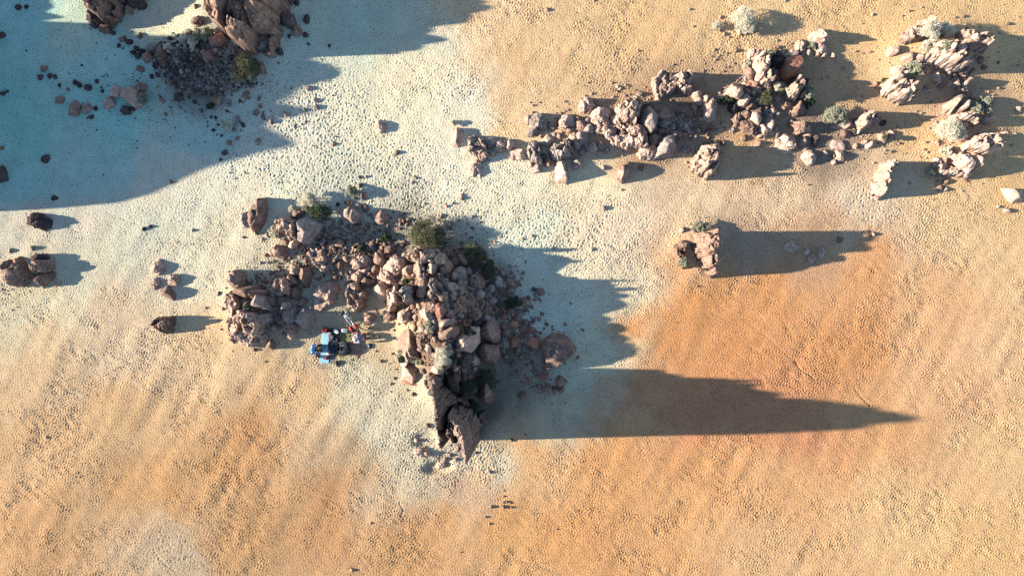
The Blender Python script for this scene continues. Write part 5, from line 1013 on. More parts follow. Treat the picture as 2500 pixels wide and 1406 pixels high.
    g = N.new('ShaderNodeMapRange'); g.inputs[1].default_value = .12; g.inputs[2].default_value = .26; g.inputs[3].default_value = .36; g.inputs[4].default_value = 1
    L(vo.outputs['Distance'], g.inputs[0])
    mm = N.new('ShaderNodeMath'); mm.operation = 'MULTIPLY'; L(mr.outputs[0], mm.inputs[0]); L(g.outputs[0], mm.inputs[1])
    vm = N.new('ShaderNodeVectorMath'); vm.operation = 'SCALE'; L(vc.outputs[0], vm.inputs[0]); L(mm.outputs[0], vm.inputs['Scale'])
    L(vm.outputs[0], p.inputs['Base Color'])
    bp = N.new('ShaderNodeBump'); bp.inputs['Distance'].default_value = .03; bp.inputs['Strength'].default_value = 1; L(n1.outputs[0], bp.inputs['Height'])
    v2 = N.new('ShaderNodeTexVoronoi'); v2.inputs['Scale'].default_value = 8.5; L(tc.outputs['Object'], v2.inputs['Vector'])
    h2 = N.new('ShaderNodeMapRange'); h2.inputs[1].default_value = .05; h2.inputs[2].default_value = .42; L(v2.outputs['Distance'], h2.inputs[0])
    nm = N.new('ShaderNodeTexNoise'); nm.inputs['Scale'].default_value = .42; nm.inputs['Detail'].default_value = 5; L(tc.outputs['Object'], nm.inputs['Vector'])
    sm = N.new('ShaderNodeMapRange'); sm.inputs[1].default_value = .38; sm.inputs[2].default_value = .62; sm.inputs[3].default_value = .4; L(nm.outputs[0], sm.inputs[0])
    b3 = N.new('ShaderNodeBump'); b3.inputs['Distance'].default_value = .022; L(sm.outputs[0], b3.inputs['Strength']); L(h2.outputs[0], b3.inputs['Height']); L(bp.outputs[0], b3.inputs['Normal']); L(b3.outputs[0], p.inputs['Normal'])
    o = mesh_np('ground', V, F, m); tag(o, kind='structure')
    ca = o.data.color_attributes.new('sand_tone', 'FLOAT_COLOR', 'POINT')
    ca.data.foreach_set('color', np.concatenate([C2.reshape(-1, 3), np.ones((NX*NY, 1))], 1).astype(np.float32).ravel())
    def height(x, y):
        j = int(round((x+X1)/res)); i = int(round((y+Y1)/res))
        return float(Z[max(0, min(ny-1, i)), max(0, min(nx-1, j))])
    return height
GH = build_ground()

# ---------------------------------------------------------------- rocks
_ico = {}
def ico(n):
    if n not in _ico:
        bm = bmesh.new(); bmesh.ops.create_icosphere(bm, subdivisions=n, radius=1)
        V = np.array([v.co[:] for v in bm.verts]); F = np.array([[v.index for v in f.verts] for f in bm.faces]); bm.free()
        _ico[n] = (V/np.linalg.norm(V, axis=1, keepdims=True), F)
    return _ico[n]
def boulder_shape(w, d, H, shape, seed, poly=None, lod=None):
    """faceted convex rock from softened half-spaces, then weathered; base at z=0, top at about H"""
    rg = np.random.default_rng(seed); size = math.sqrt(w*d)
    n = lod or (5 if size > .75 else 4 if size > .3 else 3)
    if shape == 'r' and size > .5 and not lod: n += 1 if n < 6 else 0
    D, F = ico(n)
    cz = H*.32; pl = []
    if poly is not None:
        P = np.array(poly); k = len(P); area = sum(P[i][0]*P[(i+1) % k][1]-P[(i+1) % k][0]*P[i][1] for i in range(k))
        if area < 0: P = P[::-1]
        for i in range(k):
            a, b = P[i], P[(i+1) % k]; e = b-a; nn = np.array([e[1], -e[0]])/np.linalg.norm(e); off = float(nn@a)
            if off > .03:
                tz = rg.uniform(.0, .45)
                q = np.array([nn[0], nn[1], tz]); l = np.linalg.norm(q); pl.append((q/l, off/l))
    else:
        k = rg.integers(5, 9) if shape != 'o' else rg.integers(8, 12); ph = rg.uniform(0, 6.28)
        for i in range(k):
            a = ph+6.283*(i+rg.uniform(-.25, .25))/k; nn = np.array([math.cos(a), math.sin(a)])
            off = math.sqrt((nn[0]*w/2)**2+(nn[1]*d/2)**2)*rg.uniform(.84, 1.06)
            q = np.array([nn[0], nn[1], rg.uniform(-.05, .6)]); l = np.linalg.norm(q); pl.append((q/l, off/l))
    tops = {'s': 2, 'o': 7, 'f': 5, 'r': 8}[shape]; hz = H-cz
    for i in range(tops):
        a = rg.uniform(0, 6.28) if i else math.pi+rg.uniform(-.8, .8)
        tl = rg.uniform(.05, .2) if shape == 's' else rg.uniform(.3, 1.1)
        if i == 0 and shape != 's': tl = rg.uniform(.5, .95)
        if i == 1: a = rg.uniform(-.8, .8); tl = rg.uniform(.08, .2) if shape == 's' else rg.uniform(.4, .9)
        sw, sdp = w/2*math.cos(a), d/2*math.sin(a)
        q = np.array([math.cos(a)*math.sin(tl), math.sin(a)*math.sin(tl), math.cos(tl)])
        off = math.sqrt((q[0]*w/2*.62)**2+(q[1]*d/2*.62)**2+(q[2]*hz*.85)**2)*rg.uniform(.84, 1.0)
        pl.append((q, off))
    pl.append((np.array([0, 0, 1.]), hz)); pl.append((np.array([0, 0, -1.]), cz+.25*H+.05))
    p = {'o': 22, 'f': 60, 'r': 60, 's': 40}[shape]
    def rad(pl_, c=None):
        s = 0
        for q, off in pl_: s = s+np.clip(D@q/max(off if c is None else off+float(q@c), .02), 0, None)**p
        return s**(-1/p)
    nsub = {'r': 5, 'f': 2, 'o': 1, 's': 1}[shape] if (poly is not None or size > .28) else 1
    if nsub == 1: r = rad(pl)
    else:
        r = 0*D[:, 0]
        for k in range(nsub):
            ph = 6.283*(k+rg.uniform(-.3, .3))/nsub; f = rg.uniform(.55, .8) if shape == 'r' else (1.0 if k == 0 else .72)
            A = rg.standard_normal((3, 3))*(.16 if shape == 'r' else .12); sub = []
            for q, off in pl:
                q2 = q+A@q; q2 = q2/np.linalg.norm(q2); sub.append((q2, off*f*rg.uniform(.9, 1.08)))
            e = (1-f)*.95
            c = np.array([math.cos(ph)*w/2*e, math.sin(ph)*d/2*e, (H-cz)*rg.uniform(-.3, .38)*(1 if k else 0)])
            if shape == 'f' and k == 0: c = c*0
            r = np.maximum(r, rad(sub, c))
    V = D*r[:, None]
    m = min(w, d, H*2)
    sc_ = 1.6/max(m, .15)
    amp = {'o': .045, 'f': .035, 'r': .085, 's': .04}[shape]*m
    nz = fbm(V*sc_+seed*3.1, seed % 97, 4, .55)
    if shape == 'r': nz = .5*nz+.8*fbm(V*sc_*1.5+seed*1.7, seed % 89+5, 4, .6, True)-.2
    V = V+D*(nz*amp)[:, None]
    V[:, 2] += cz
    return V, F
def crag_shape(poly, ctrl, cell, seed, res):
    rg = np.random.default_rng(seed); P = np.array(poly); ctrl = np.array(ctrl)
    mn = P.min(0)-.3; mx = P.max(0)+.3
    xs = np.arange(mn[0], mx[0], res); ys = np.arange(mn[1], mx[1], res); X, Y = np.meshgrid(xs, ys)
    jit = np.stack([X.ravel(), Y.ravel(), X.ravel()*0], 1)
    X = X+.0; wxn = fbm(jit*2.2, seed, 4, .6).reshape(X.shape); wyn = fbm(jit*2.2+31, seed+2, 4, .6).reshape(X.shape)
    XW = X+.085*wxn; YW = Y+.085*wyn
    k = len(P); dist = np.full(X.shape, 1e9); ins = np.zeros(X.shape, bool)
    for i in range(k):
        a, b = P[i], P[(i+1) % k]; e = b-a
        t = np.clip(((XW-a[0])*e[0]+(YW-a[1])*e[1])/(e@e), 0, 1)
        dist = np.minimum(dist, np.hypot(XW-a[0]-t*e[0], YW-a[1]-t*e[1]))
        c = ((a[1] > YW) != (b[1] > YW)); ins ^= c & (XW < (b[0]-a[0])*(YW-a[1])/(b[1]-a[1]+1e-12)+a[0])
    sd_ = np.where(ins, dist, -dist)
    num = 0; den = 0
    for cx, cy, z in ctrl:
        q = 1/(((XW-cx)**2+(YW-cy)**2)+.02)**1.9; num = num+q*z; den = den+q
    H = num/den
    def cells(c, sd2, pts=None):
        r2 = np.random.default_rng(sd2); gx = np.arange(mn[0]-c, mx[0]+c, c); gy = np.arange(mn[1]-c, mx[1]+c, c)
        F1 = np.full(X.shape, 1e9); F2 = np.full(X.shape, 1e9); val = np.zeros(X.shape)
        for x in gx:
            for y in gy:
                px, py = x+r2.uniform(0, c), y+r2.uniform(0, c); dz, tx, ty = r2.uniform(-1, 1), r2.normal()*.55+.12, r2.normal()*.45
                st = r2.uniform(.6, 1.4); d = np.hypot((XW-px)*st, (YW-py)/st)
                v = dz*c*.42+tx*(XW-px)*-1+ty*(YW-py)
                nw = d < F1; F2 = np.where(nw, F1, np.minimum(F2, d)); val = np.where(nw, v, val); F1 = np.where(nw, d, F1)
        return val, F2-F1
    cell = max(.46, cell*1.35); v1, e1 = cells(cell, seed+1); v2, e2 = cells(cell*.42, seed+9)
    sc_ = np.clip(H/1.2, .45, 1)*np.where(H > 3.6, .55, 1)
    top = H+v1*1.25*sc_+v2*.38*sc_-np.where(H > 3.6, 1.5, sc_)*.36*cell*np.exp(-(e1/(.035+.05*cell))**2)-np.where(H > 3.6, .26, .13)*cell*np.exp(-(e2/(.03+.02*cell))**2)
    top = top+.03*fbm(jit*5, seed+3, 4, .6, True).reshape(X.shape)
    wall = np.clip(H*.2, .08, .24)
    prof = 1-(1-np.clip(sd_/wall, 0, 1))**2.2
    Zc = np.where(sd_ > 0, -.25+(top+.25)*prof, -.4)
    keep = sd_ > -.16
    ids = -np.ones(X.shape, int); 
    q = keep[:-1, :-1] & keep[1:, :-1] & keep[:-1, 1:] & keep[1:, 1:]
    used = np.zeros(X.shape, bool); used[:-1, :-1] |= q; used[1:, :-1] |= q; used[:-1, 1:] |= q; used[1:, 1:] |= q
    ids[used] = np.arange(used.sum())
    J, I = np.where(q); Fq = np.stack([ids[J, I], ids[J, I+1], ids[J+1, I+1], ids[J+1, I]], 1)
    # push walls sideways a little so they are not plain extrusions
    off = .15*fbm(np.stack([X.ravel()*2.4, Y.ravel()*2.4, Zc.ravel()*2.6], 1), seed+8, 4, .6, True).reshape(X.shape)*(1-prof)
    V = np.stack([(X+off)[used], (Y-off)[used], Zc[used]], 1)
    return V, Fq
def add_rock(r, i, stuff=None):
    if r[0] == 'C':
        _, x, y, b, poly, ctrl, cell, k, lab = r
        P = np.array(poly); ext_ = (P.max(0)-P.min(0)).max()
        V, F = crag_shape(poly, ctrl, cell, 100+i, .05 if ext_ > 6 else .04 if ext_ > 3 else .032)
        o = mesh_np('rock_outcrop', V, F, RM[k[0]], loc=(x, y, 0)); cat = 'rock outcrop'
    elif r[0] == 'P':
        _, x, y, b, poly, H, k, lab = r; P = np.array(poly); sz = P.max(0)-P.min(0)
        V, F = boulder_shape(sz[0], sz[1], H, k[1], 100+i, poly, 6 if sz.max() > 1.2 else 5)
        V[:, 2] -= .04
        o = mesh_np('boulder', V, F, RM[k[0]], loc=(x, y, b)); cat = 'boulder'
    else:
        _, x, y, b, w_, d_, a, H, k, lab = r
        V, F = boulder_shape(w_, d_, H, k[1], 100+i)
        c, s = math.cos(R(a)), math.sin(R(a)); V = np.stack([V[:, 0]*c-V[:, 1]*s, V[:, 0]*s+V[:, 1]*c, V[:, 2]], 1)
        big = math.sqrt(w_*d_) > .4
        o = mesh_np('boulder' if big else 'stone', V, F, RM[k[0]], loc=(x, y, GH(x, y)-.03)); cat = 'boulder' if big else 'stone'
    g = {'rock outcrop': 'craggy rock outcrops', 'boulder': 'boulders among the rock heaps', 'stone': 'stones lying on the sand'}[cat]
    tag(o, lab, cat, g)
for i, r in enumerate(ROCKS): add_rock(r, i)

# small loose stones nobody could count: scattered rubble round the heaps, gravel heap, leftovers
def in_poly(x, y, P):
    c = False
    for i in range(len(P)):
        (x1, y1), (x2, y2) = P[i], P[i-1]
        if (y1 > y) != (y2 > y) and x < (x2-x1)*(y-y1)/(y2-y1)+x1: c = not c
    return c
def rubble():
    rng = random.Random(4)
    groups = {k: ([], [], 0) for k in 'pbgdr'}
    protos = [boulder_shape(1, rng.uniform(.7, 1), .7, sh, 900+n, lod=3) for n, sh in enumerate('ffrfofrffo')]
    protos_s = [boulder_shape(1, rng.uniform(.7, 1), .7, sh, 950+n, lod=2) for n, sh in enumerate('ffrfof')]
    items = {k: [] for k in 'pbgdr'}
    def put(x, y, s, k, z=None, hf=1.0):
        pr = protos if s > .16 else protos_s
        V, F = pr[rng.randrange(len(pr))]; a = rng.uniform(0, 6.28); c, sn = math.cos(a), math.sin(a)
        U = np.stack([(V[:, 0]*c-V[:, 1]*sn)*s+x, (V[:, 0]*sn+V[:, 1]*c)*s+y, V[:, 2]*s*hf+(GH(x, y) if z is None else z)-.02*s], 1)
        items[k].append((U, F))
    for r in LOOSE:
        if r[0] == 'E': put(r[1], r[2], math.sqrt(r[4]*r[5]), r[8][0])
        elif r[0] == 'P': put(r[1], r[2], .35, r[6][0])
    # gravel heap
    n = 0; cell = {}
    for _ in range(5200):
        x = rng.uniform(-23, -14); y = rng.uniform(11, 16.5)
        if not in_poly(x, y, GRAVEL): continue
        s = rng.choice((.1, .13, .16, .2, .26, .34))*rng.uniform(.85, 1.15)
        ok = True; ci = (int(x/.4), int(y/.4))
        for a in (-1, 0, 1):
            for b in (-1, 0, 1):
                for (u, v, q) in cell.get((ci[0]+a, ci[1]+b), ()):
                    if (u-x)**2+(v-y)**2 < (.42*(q+s))**2: ok = False
        if not ok: continue
        cell.setdefault(ci, []).append((x, y, s)); put(x, y, s, rng.choice('ddgdbgdp'), hf=1.0)
    for (cx, cy, sx, sy, nn, ks) in ((-5.1, .2, 2.2, 1.4, 110, 'bbgdd'), (-4.4, -2.6, 1.6, 2.0, 100, 'bbrgd'), (-2.6, -.6, 1.7, 1.3, 100, 'bbgd'), (-3.6, -5.4, 1.3, 1.2, 60, 'bdb'),
            (9, 9.9, 2.8, .9, 130, 'ppgb'), (15.2, 11.6, 1.4, 2.0, 90, 'pbg'), (26.4, 13.6, 1.8, 1.0, 70, 'ppb'), (-15.6, -1.0, 1.0, 1.2, 50, 'pbg'), (-12.8, 3.4, 1.2, .8, 40, 'pbb')):
        for _ in range(nn):
            put(rng.gauss(cx, sx*.62), rng.gauss(cy, sy*.62), rng.uniform(.22, .5), rng.choice(ks))
    for (cx, cy, sx, sy, nn, ks, a, b) in ((-10, 2.6, 2.6, 1.6, 300, 'bbgd', .07, .3), (-8.6, 1.5, 2.0, 1.2, 170, 'bbpd', .15, .42), (-12.5, 1.8, 1.6, 1.4, 120, 'bpb', .08, .28), (-15, -.6, 1.8, 1.4, 120, 'bpgb', .1, .3),
            (-1.2, -.8, 1.6, 1.6, 200, 'rbbg', .08, .3), (.4, -2.6, 1.8, 1.5, 160, 'rbb', .08, .28)):
        for _ in range(nn): put(rng.gauss(cx, sx*.62), rng.gauss(cy, sy*.62), rng.uniform(a, b), rng.choice(ks))
    # aprons of rubble
    for (cx, cy, sx, sy, n, ks, smax) in ((-5, .8, 2.8, 2.2, 700, 'bbgdr', .26), (-3.0, -2.8, 3.0, 2.6, 700, 'brgbp', .24), (-11, 2.0, 2.4, 1.2, 260, 'bgbbp', .22), (-1, -3, 2.4, 2, 200, 'rbbg', .22),
            (-15.5, -1.5, 1.6, 1.6, 150, 'pbbg', .2), (8, 10.3, 4, 1.4, 420, 'ppbgp', .24), (15, 12.5, 3, 2, 260, 'pbbgp', .24), (26, 14.5, 3, 1.6, 240, 'ppb', .22), (27, 9.5, 2, 2.4, 180, 'ppb', .22),
            (-18, 12, 3.0, 2.0, 240, 'ddbg', .2), (-23, 13, 2.5, 2.6, 130, 'ddg', .16), (-24, 11, 3, 1.5, 60, 'dbg', .14), (-14, 9.0, 2.6, 1.6, 60, 'gbd', .13), (20, 9, 3, 1.3, 90, 'pbb', .2), (12, 2.7, 1.0, 1.3, 60, 'pbg', .16),
            (2.0, -5.5, 1.2, 1.0, 60, 'rbb', .18), (-4.5, -10, 1.6, .9, 50, 'ppb', .14), (-30, .8, 1.2, 1, 40, 'dbp', .16)):
        for _ in range(n):
            put(rng.gauss(cx, sx*.8), rng.gauss(cy, sy*.8), rng.uniform(.05, smax)*rng.uniform(.5, 1), rng.choice(ks))
    for _ in range(900): put(rng.uniform(-32, 32), rng.uniform(-18, 18), rng.uniform(.025, .06), rng.choice('pbgp'))
    V = []; F = []; M = []; b = 0
    order = 'pbgdr'
    for mi, k in enumerate(order):
        for U, f in items[k]: V.append(U); F.append(f+b); M.append(np.full(len(f), mi)); b += len(U)
    o = mesh_np('loose_stones', np.concatenate(V), np.concatenate(F), RM['p'])
    for k in order[1:]: o.data.materials.append(RM[k])
    o.data.polygons.foreach_set('material_index', np.concatenate(M).astype(np.int32))
    tag(o, 'countless small loose stones and gravel strewn round the rock heaps', 'rubble', kind='stuff')
rubble()

# the tall formation west of the frame whose long shade covers the upper left
def west_formation():
    prof = [(24, 60), (12, 90), (0, 110), (-22, 130), (-34, 118), (-48, 180), (-56, 110), (-62, 240), (-78, 335), (-92, 340), (-100, 520), (-112, 760), (-150, 770), (-182, 790), (-215, 760),
            (-240, 735), (-262, 690), (-276, 770), (-288, 775), (-300, 690), (-318, 660), (-345, 700), (-362, 730), (-380, 660), (-400, 580), (-425, 500), (-450, 440), (-480, 380), (-500, 300), (-512, 170), (-519, 20), (-524, -150)]
    cx = -250
    ctrl = []
    for y, rx in prof:
        z = max(.3, (rx-cx)/40*math.tan(R(SUN_EL))); yy = (703+y)/40
        ctrl.append(((cx-1250)/40, yy, z))
    xs0 = (cx-1250)/40
    # fin-like wall: height follows the profile, with thickness to the west
    res = .07; X = np.arange(xs0-6, xs0+2.2, res); Y = np.arange(3.8, 19.2, res); GX, GY = np.meshgrid(X, Y)
    cy = np.array([c[1] for c in ctrl])[::-1]; cz = np.array([c[2] for c in ctrl])[::-1]
    H = np.interp(GY, cy, cz); J = np.stack([GX.ravel(), GY.ravel(), GX.ravel()*0], 1)
    nz = fbm(J*.9, 7, 5, .55, True).reshape(GX.shape); nx_ = fbm(J*.8+9, 8, 4).reshape(GX.shape)
    u = (GX-xs0)+.25*nx_
    pr = np.where(u > 0, np.clip(1-(u/1.4), 0, 1)**.6, np.clip(1+u/5.5, 0, 1)**.8)
    edge = sstep(3.8, 4.6, GY)*(1-sstep(18.4, 19.1, GY))
    Z = H*pr*edge + .12*nz*pr*edge*np.clip(-u, 0, 1)-.3*(1-pr)
    q = np.arange(Z.size).reshape(Z.shape); F = np.stack([q[:-1, :-1], q[:-1, 1:], q[1:, 1:], q[1:, :-1]], -1).reshape(-1, 4)
    V = np.stack([GX.ravel()-xs0, GY.ravel()-11, Z.ravel()], 1)
    o = mesh_np('rock_outcrop', V, F, RM['b'], loc=(xs0, 11, 0))
    tag(o, 'tall rock wall standing just beyond the left edge, casting the broad upper left shade', 'rock outcrop')
west_formation()

# ---------------------------------------------------------------- bushes
def leaf_mat(name, c1, c2, tr=.2):
    m, t, p = new_mat(name); N = t.nodes; L = t.links.new
    p.inputs['Roughness'].default_value = .8; p.inputs['Specular IOR Level'].default_value = .2
    tc = N.new('ShaderNodeTexCoord'); nz = N.new('ShaderNodeTexNoise'); nz.inputs['Scale'].default_value = 9; nz.inputs['Detail'].default_value = 4
    L(tc.outputs['Object'], nz.inputs['Vector']); r = N.new('ShaderNodeValToRGB')
    r.color_ramp.elements[0].position = .35; r.color_ramp.elements[0].color = c1+(1,); r.color_ramp.elements[1].position = .65; r.color_ramp.elements[1].color = c2+(1,)
    L(nz.outputs[0], r.inputs[0]); L(r.outputs[0], p.inputs['Base Color'])
    tb = N.new('ShaderNodeBsdfTranslucent'); L(r.outputs[0], tb.inputs[0]); mx = N.new('ShaderNodeMixShader'); mx.inputs[0].default_value = tr
    L(p.outputs[0], mx.inputs[1]); L(tb.outputs[0], mx.inputs[2]); L(mx.outputs[0], N['Material Output'].inputs[0])
    return m
LMAT = {'w': leaf_mat('dry_broom_foliage', (.46, .42, .31), (.70, .66, .54)), 'l': leaf_mat('pale_green_foliage', (.16, .17, .11), (.44, .43, .32)),
        'g': leaf_mat('olive_foliage', (.035, .042, .024), (.17, .165, .09)), 'd': leaf_mat('dark_green_foliage', (.025, .045, .026), (.09, .12, .06))}
STEM = simple('woody_stem', (.16, .11, .07), .9)
def tube(bm, a, b, r0, r1, n=6):
    a = Vector(a); b = Vector(b); d = (b-a)
    if d.length < 1e-6: return
    q = d.to_track_quat('Z', 'Y'); v0 = []; v1 = []
    for i in range(n):
        t = 6.28318*i/n; u = Vector((math.cos(t), math.sin(t), 0))
        v0.append(bm.verts.new(a+q@(u*r0))); v1.append(bm.verts.new(b+q@(u*r1)))
    for i in range(n): bm.faces.new((v0[i], v0[(i+1) % n], v1[(i+1) % n], v1[i]))
    bm.faces.new(v0[::-1]); bm.faces.new(v1)
def bush(i, x, y, g, w_, d_, top, tone, lab):
    rg = np.random.default_rng(400+i); g = max(g, GH(x, y)); mn_ = min(w_, d_)
    hs = []
    for ux, uy in ((0, 0), (.25, 0), (-.25, 0), (0, .25), (0, -.25)):
        ok, hp, _, _, _, _ = sc.ray_cast(DG, Vector((x+ux*w_, y+uy*d_, 9)), Vector((0, 0, -1)))
        hs.append(hp.z if ok else g)
    bot = sorted(hs)[2]-.06; h = min(.8*mn_+.12, 1.15); top = bot+h
    root = empty('bush', (x, y, bot)); tag(root, lab, 'bush', 'bushes growing among the rocks')
    K = max(9, int(36*w_*d_+10)); K = min(K, 130)
    ph = rg.uniform(0, 6.28, K); rr = np.sqrt(rg.uniform(0, 1, K)); 
    lob = 1+.16*np.sin(ph*3+rg.uniform(0, 6))+.1*np.sin(ph*5+rg.uniform(0, 6))
    cx = np.cos(ph)*rr*w_/2*1.0*lob; cy = np.sin(ph)*rr*d_/2*1.0*lob; cz = h*(.25+.62*np.sqrt(np.clip(1-rr**2, 0, 1)))*rg.uniform(.72, 1.08, K)
    cr = rg.uniform(.12, .22, K)*min(1.3, max(.5, mn_))
    per = 170 if w_*d_ < 1 else 130
    n = K*per; ci = np.repeat(np.arange(K), per)
    dirs = rg.standard_normal((n, 3)); dirs /= np.linalg.norm(dirs, axis=1, keepdims=True); dirs[:, 2] = np.abs(dirs[:, 2])*.9+dirs[:, 2]*.1
    rad = cr[ci]*rg.uniform(.35, 1.1, n)**.6
    C = np.stack([cx, cy, cz], 1)[ci]+dirs*rad[:, None]
    ln = rg.uniform(.035, .07, n)*(1.2 if tone in 'wl' else 1); wd = ln*(.32 if tone == 'w' else .5)
    ax = dirs+.7*rg.standard_normal((n, 3)); ax /= np.linalg.norm(ax, axis=1, keepdims=True)
    sd2 = np.cross(ax, rg.standard_normal((n, 3))); sd2 /= np.linalg.norm(sd2, axis=1, keepdims=True)
    a = ax*ln[:, None]; b = sd2*wd[:, None]
    V = np.stack([C-a*.5, C+b*.5, C+a*.7, C-b*.5], 1).reshape(-1, 3); V[:, 2] = np.maximum(V[:, 2], -.02)
    F = np.arange(n*4).reshape(n, 4)
    mesh_np('foliage', V, F, LMAT[tone], root, smooth=False)
    bm = bmesh.new()
    for k in range(0, K, 1 if K < 30 else 3):
        tube(bm, (cx[k]*.12, cy[k]*.12, -.1), (cx[k]*.6, cy[k]*.6, cz[k]*.55), .018, .01, 5); tube(bm, (cx[k]*.6, cy[k]*.6, cz[k]*.55), (cx[k], cy[k], cz[k]), .01, .004, 5)
    bm_obj('stems', bm, STEM, root)
bpy.context.view_layer.update(); DG = bpy.context.evaluated_depsgraph_get()
for i, b in enumerate(BUSHES): bush(i, *b)

# ---------------------------------------------------------------- camp (local metres from the camp corner)
CX, CY = -13.0, -.675
def cp(x, y, z=0.0):
    X, Y = CX+x, CY+y; return (X, Y, GH(X, Y)+z)
M_BLUE = simple('blue_foam', (.20, .40, .46), .7, .12, 60, .004); M_TAUPE = simple('taupe_foam', (.10, .095, .09), .8, .2, 60, .004)
M_OLIVE = simple('olive_foam', (.13, .14, .05), .7, .15, 50, .004); M_BLACK = simple('black_nylon', (.012, .014, .02), .55, .4, 18, .01)
M_DARK = simple('dark_cloth', (.02, .024, .035), .8, .3, 20, .006); M_WHITE = simple('white_cloth', (.40, .40, .40), .8, .08, 25, .006)
M_GREYC = simple('grey_cloth', (.16, .16, .17), .85, .35, 14, .01); M_RED = simple('red_nylon', (.14, .008, .012), .5, .35, 12, .01)
M_JACKET = simple('bright_blue_jacket', (.05, .22, .52), .6, .2, 14, .008); M_SKIN = simple('skin', (.48, .28, .20), .6, .06, 10)
M_HAIR = simple('brown_hair', (.05, .028, .018), .6, .3, 60, .004); M_MAROON = simple('maroon_trousers', (.15, .045, .06), .8, .2, 18, .006)
M_SLATE = simple('slate_blue_jacket', (.13, .17, .22), .8, .2, 16, .006); M_ORANGE = simple('orange_enamel', (.75, .20, .04), .4, .1, 10)
M_YEL = simple('yellow_plastic', (.75, .42, .03), .4, .1, 10); M_STEEL = simple('steel', (.55, .56, .58), .3, .1, 20, 0, .9)
M_SILVER = simple('silver_fabric', (.25, .27, .30), .4, .4, 12, .02, .3); M_RUBBER = simple('tyre_rubber', (.02, .02, .02), .8, .2, 40)
M_FRAME = simple('white_paint', (.70, .76, .76), .3, .05, 10); M_BOOT = simple('brown_leather', (.09, .055, .035), .6, .25, 20, .004); M_RED2 = simple('red_webbing', (.36, .03, .03), .6, .1, 20)

def blob(name, mat, size, parent=None, loc=(0,0,0), rot=0, power=3.2, wr=.06, seed=0, lod=4, flat=True):
    """soft stuffed shape (superellipsoid with folds), base at z=0"""
    D, F = ico(lod); s = (np.abs(D)**power).sum(1)**(-1/power); V = D*s[:, None]*np.array(size)/2
    m = min(size); V = V+D*(fbm(V/m*1.4+seed, seed, 4, .6)*wr*m)[:, None]
    V[:, 2] += size[2]/2
    if flat: V[:, 2] = np.maximum(V[:, 2], 0)
    o = mesh_np(name, V, F, mat, parent, loc); o.rotation_euler = (0, 0, R(rot)); return o
def strap(name, mat, pts, r, parent=None, loc=(0,0,0)):
    bm = bmesh.new()
    for a, b in zip(pts, pts[1:]): tube(bm, a, b, r, r, 6)
    return bm_obj(name, bm, mat, parent, loc)
def mat_pad(name, mat, cx, cy, w_, l, rot, lab, group='sleeping mats laid side by side'):
    n = 26; bm = bmesh.new(); g = cp(cx, cy)
    xs = np.linspace(-w_/2, w_/2, 13); ys = np.linspace(-l/2, l/2, n*2); V = []; rg = random.Random(int(cx*100))
    X, Y = np.meshgrid(xs, ys)
    Zt = .028+.004*np.sin(Y*70)+.006*np.sin(X*5+Y*3)+.02*np.clip((np.abs(Y)-l*.47)/(l*.03), 0, 1)*(.3+.7*(np.sin(X*6+1) > 0))
    Zb = Zt-.018; nY, nX = X.shape; q = np.arange(nX*nY).reshape(nY, nX)
    V = np.concatenate([np.stack([X, Y, Zt], -1).reshape(-1, 3), np.stack([X, Y, Zb], -1).reshape(-1, 3)]); o2 = nX*nY
    F = [ (q[:-1, :-1], q[:-1, 1:], q[1:, 1:], q[1:, :-1]) ]
    T = np.stack(F[0], -1).reshape(-1, 4); B = T[:, ::-1]+o2; S_ = []
    loop = list(q[0, :])+list(q[1:, -1])+list(q[-1, -2::-1])+list(q[-2:0:-1, 0])
    for a, b in zip(loop, loop[1:]+loop[:1]): S_.append((a, a+o2, b+o2, b))
    o = mesh_np(name, V, np.concatenate([T, B, np.array(S_)]), mat, loc=g, smooth=False); o.rotation_euler = (0, 0, R(rot))
    return tag(o, lab, 'sleeping mat', group)
mat_pad('sleeping_mat', M_BLUE, 1.60, -2.99, .53, 1.84, -4, 'light blue foam sleeping mat, leftmost of the three side by side')
mat_pad('sleeping_mat', M_TAUPE, 2.12, -2.86, .50, 2.08, -2.5, 'dark taupe sleeping mat in the middle, under the black sleeping bag')
mat_pad('sleeping_mat', M_OLIVE, 2.82, -2.90, .60, 2.04, -2, 'olive green sleeping mat on the right, under the black rucksack')

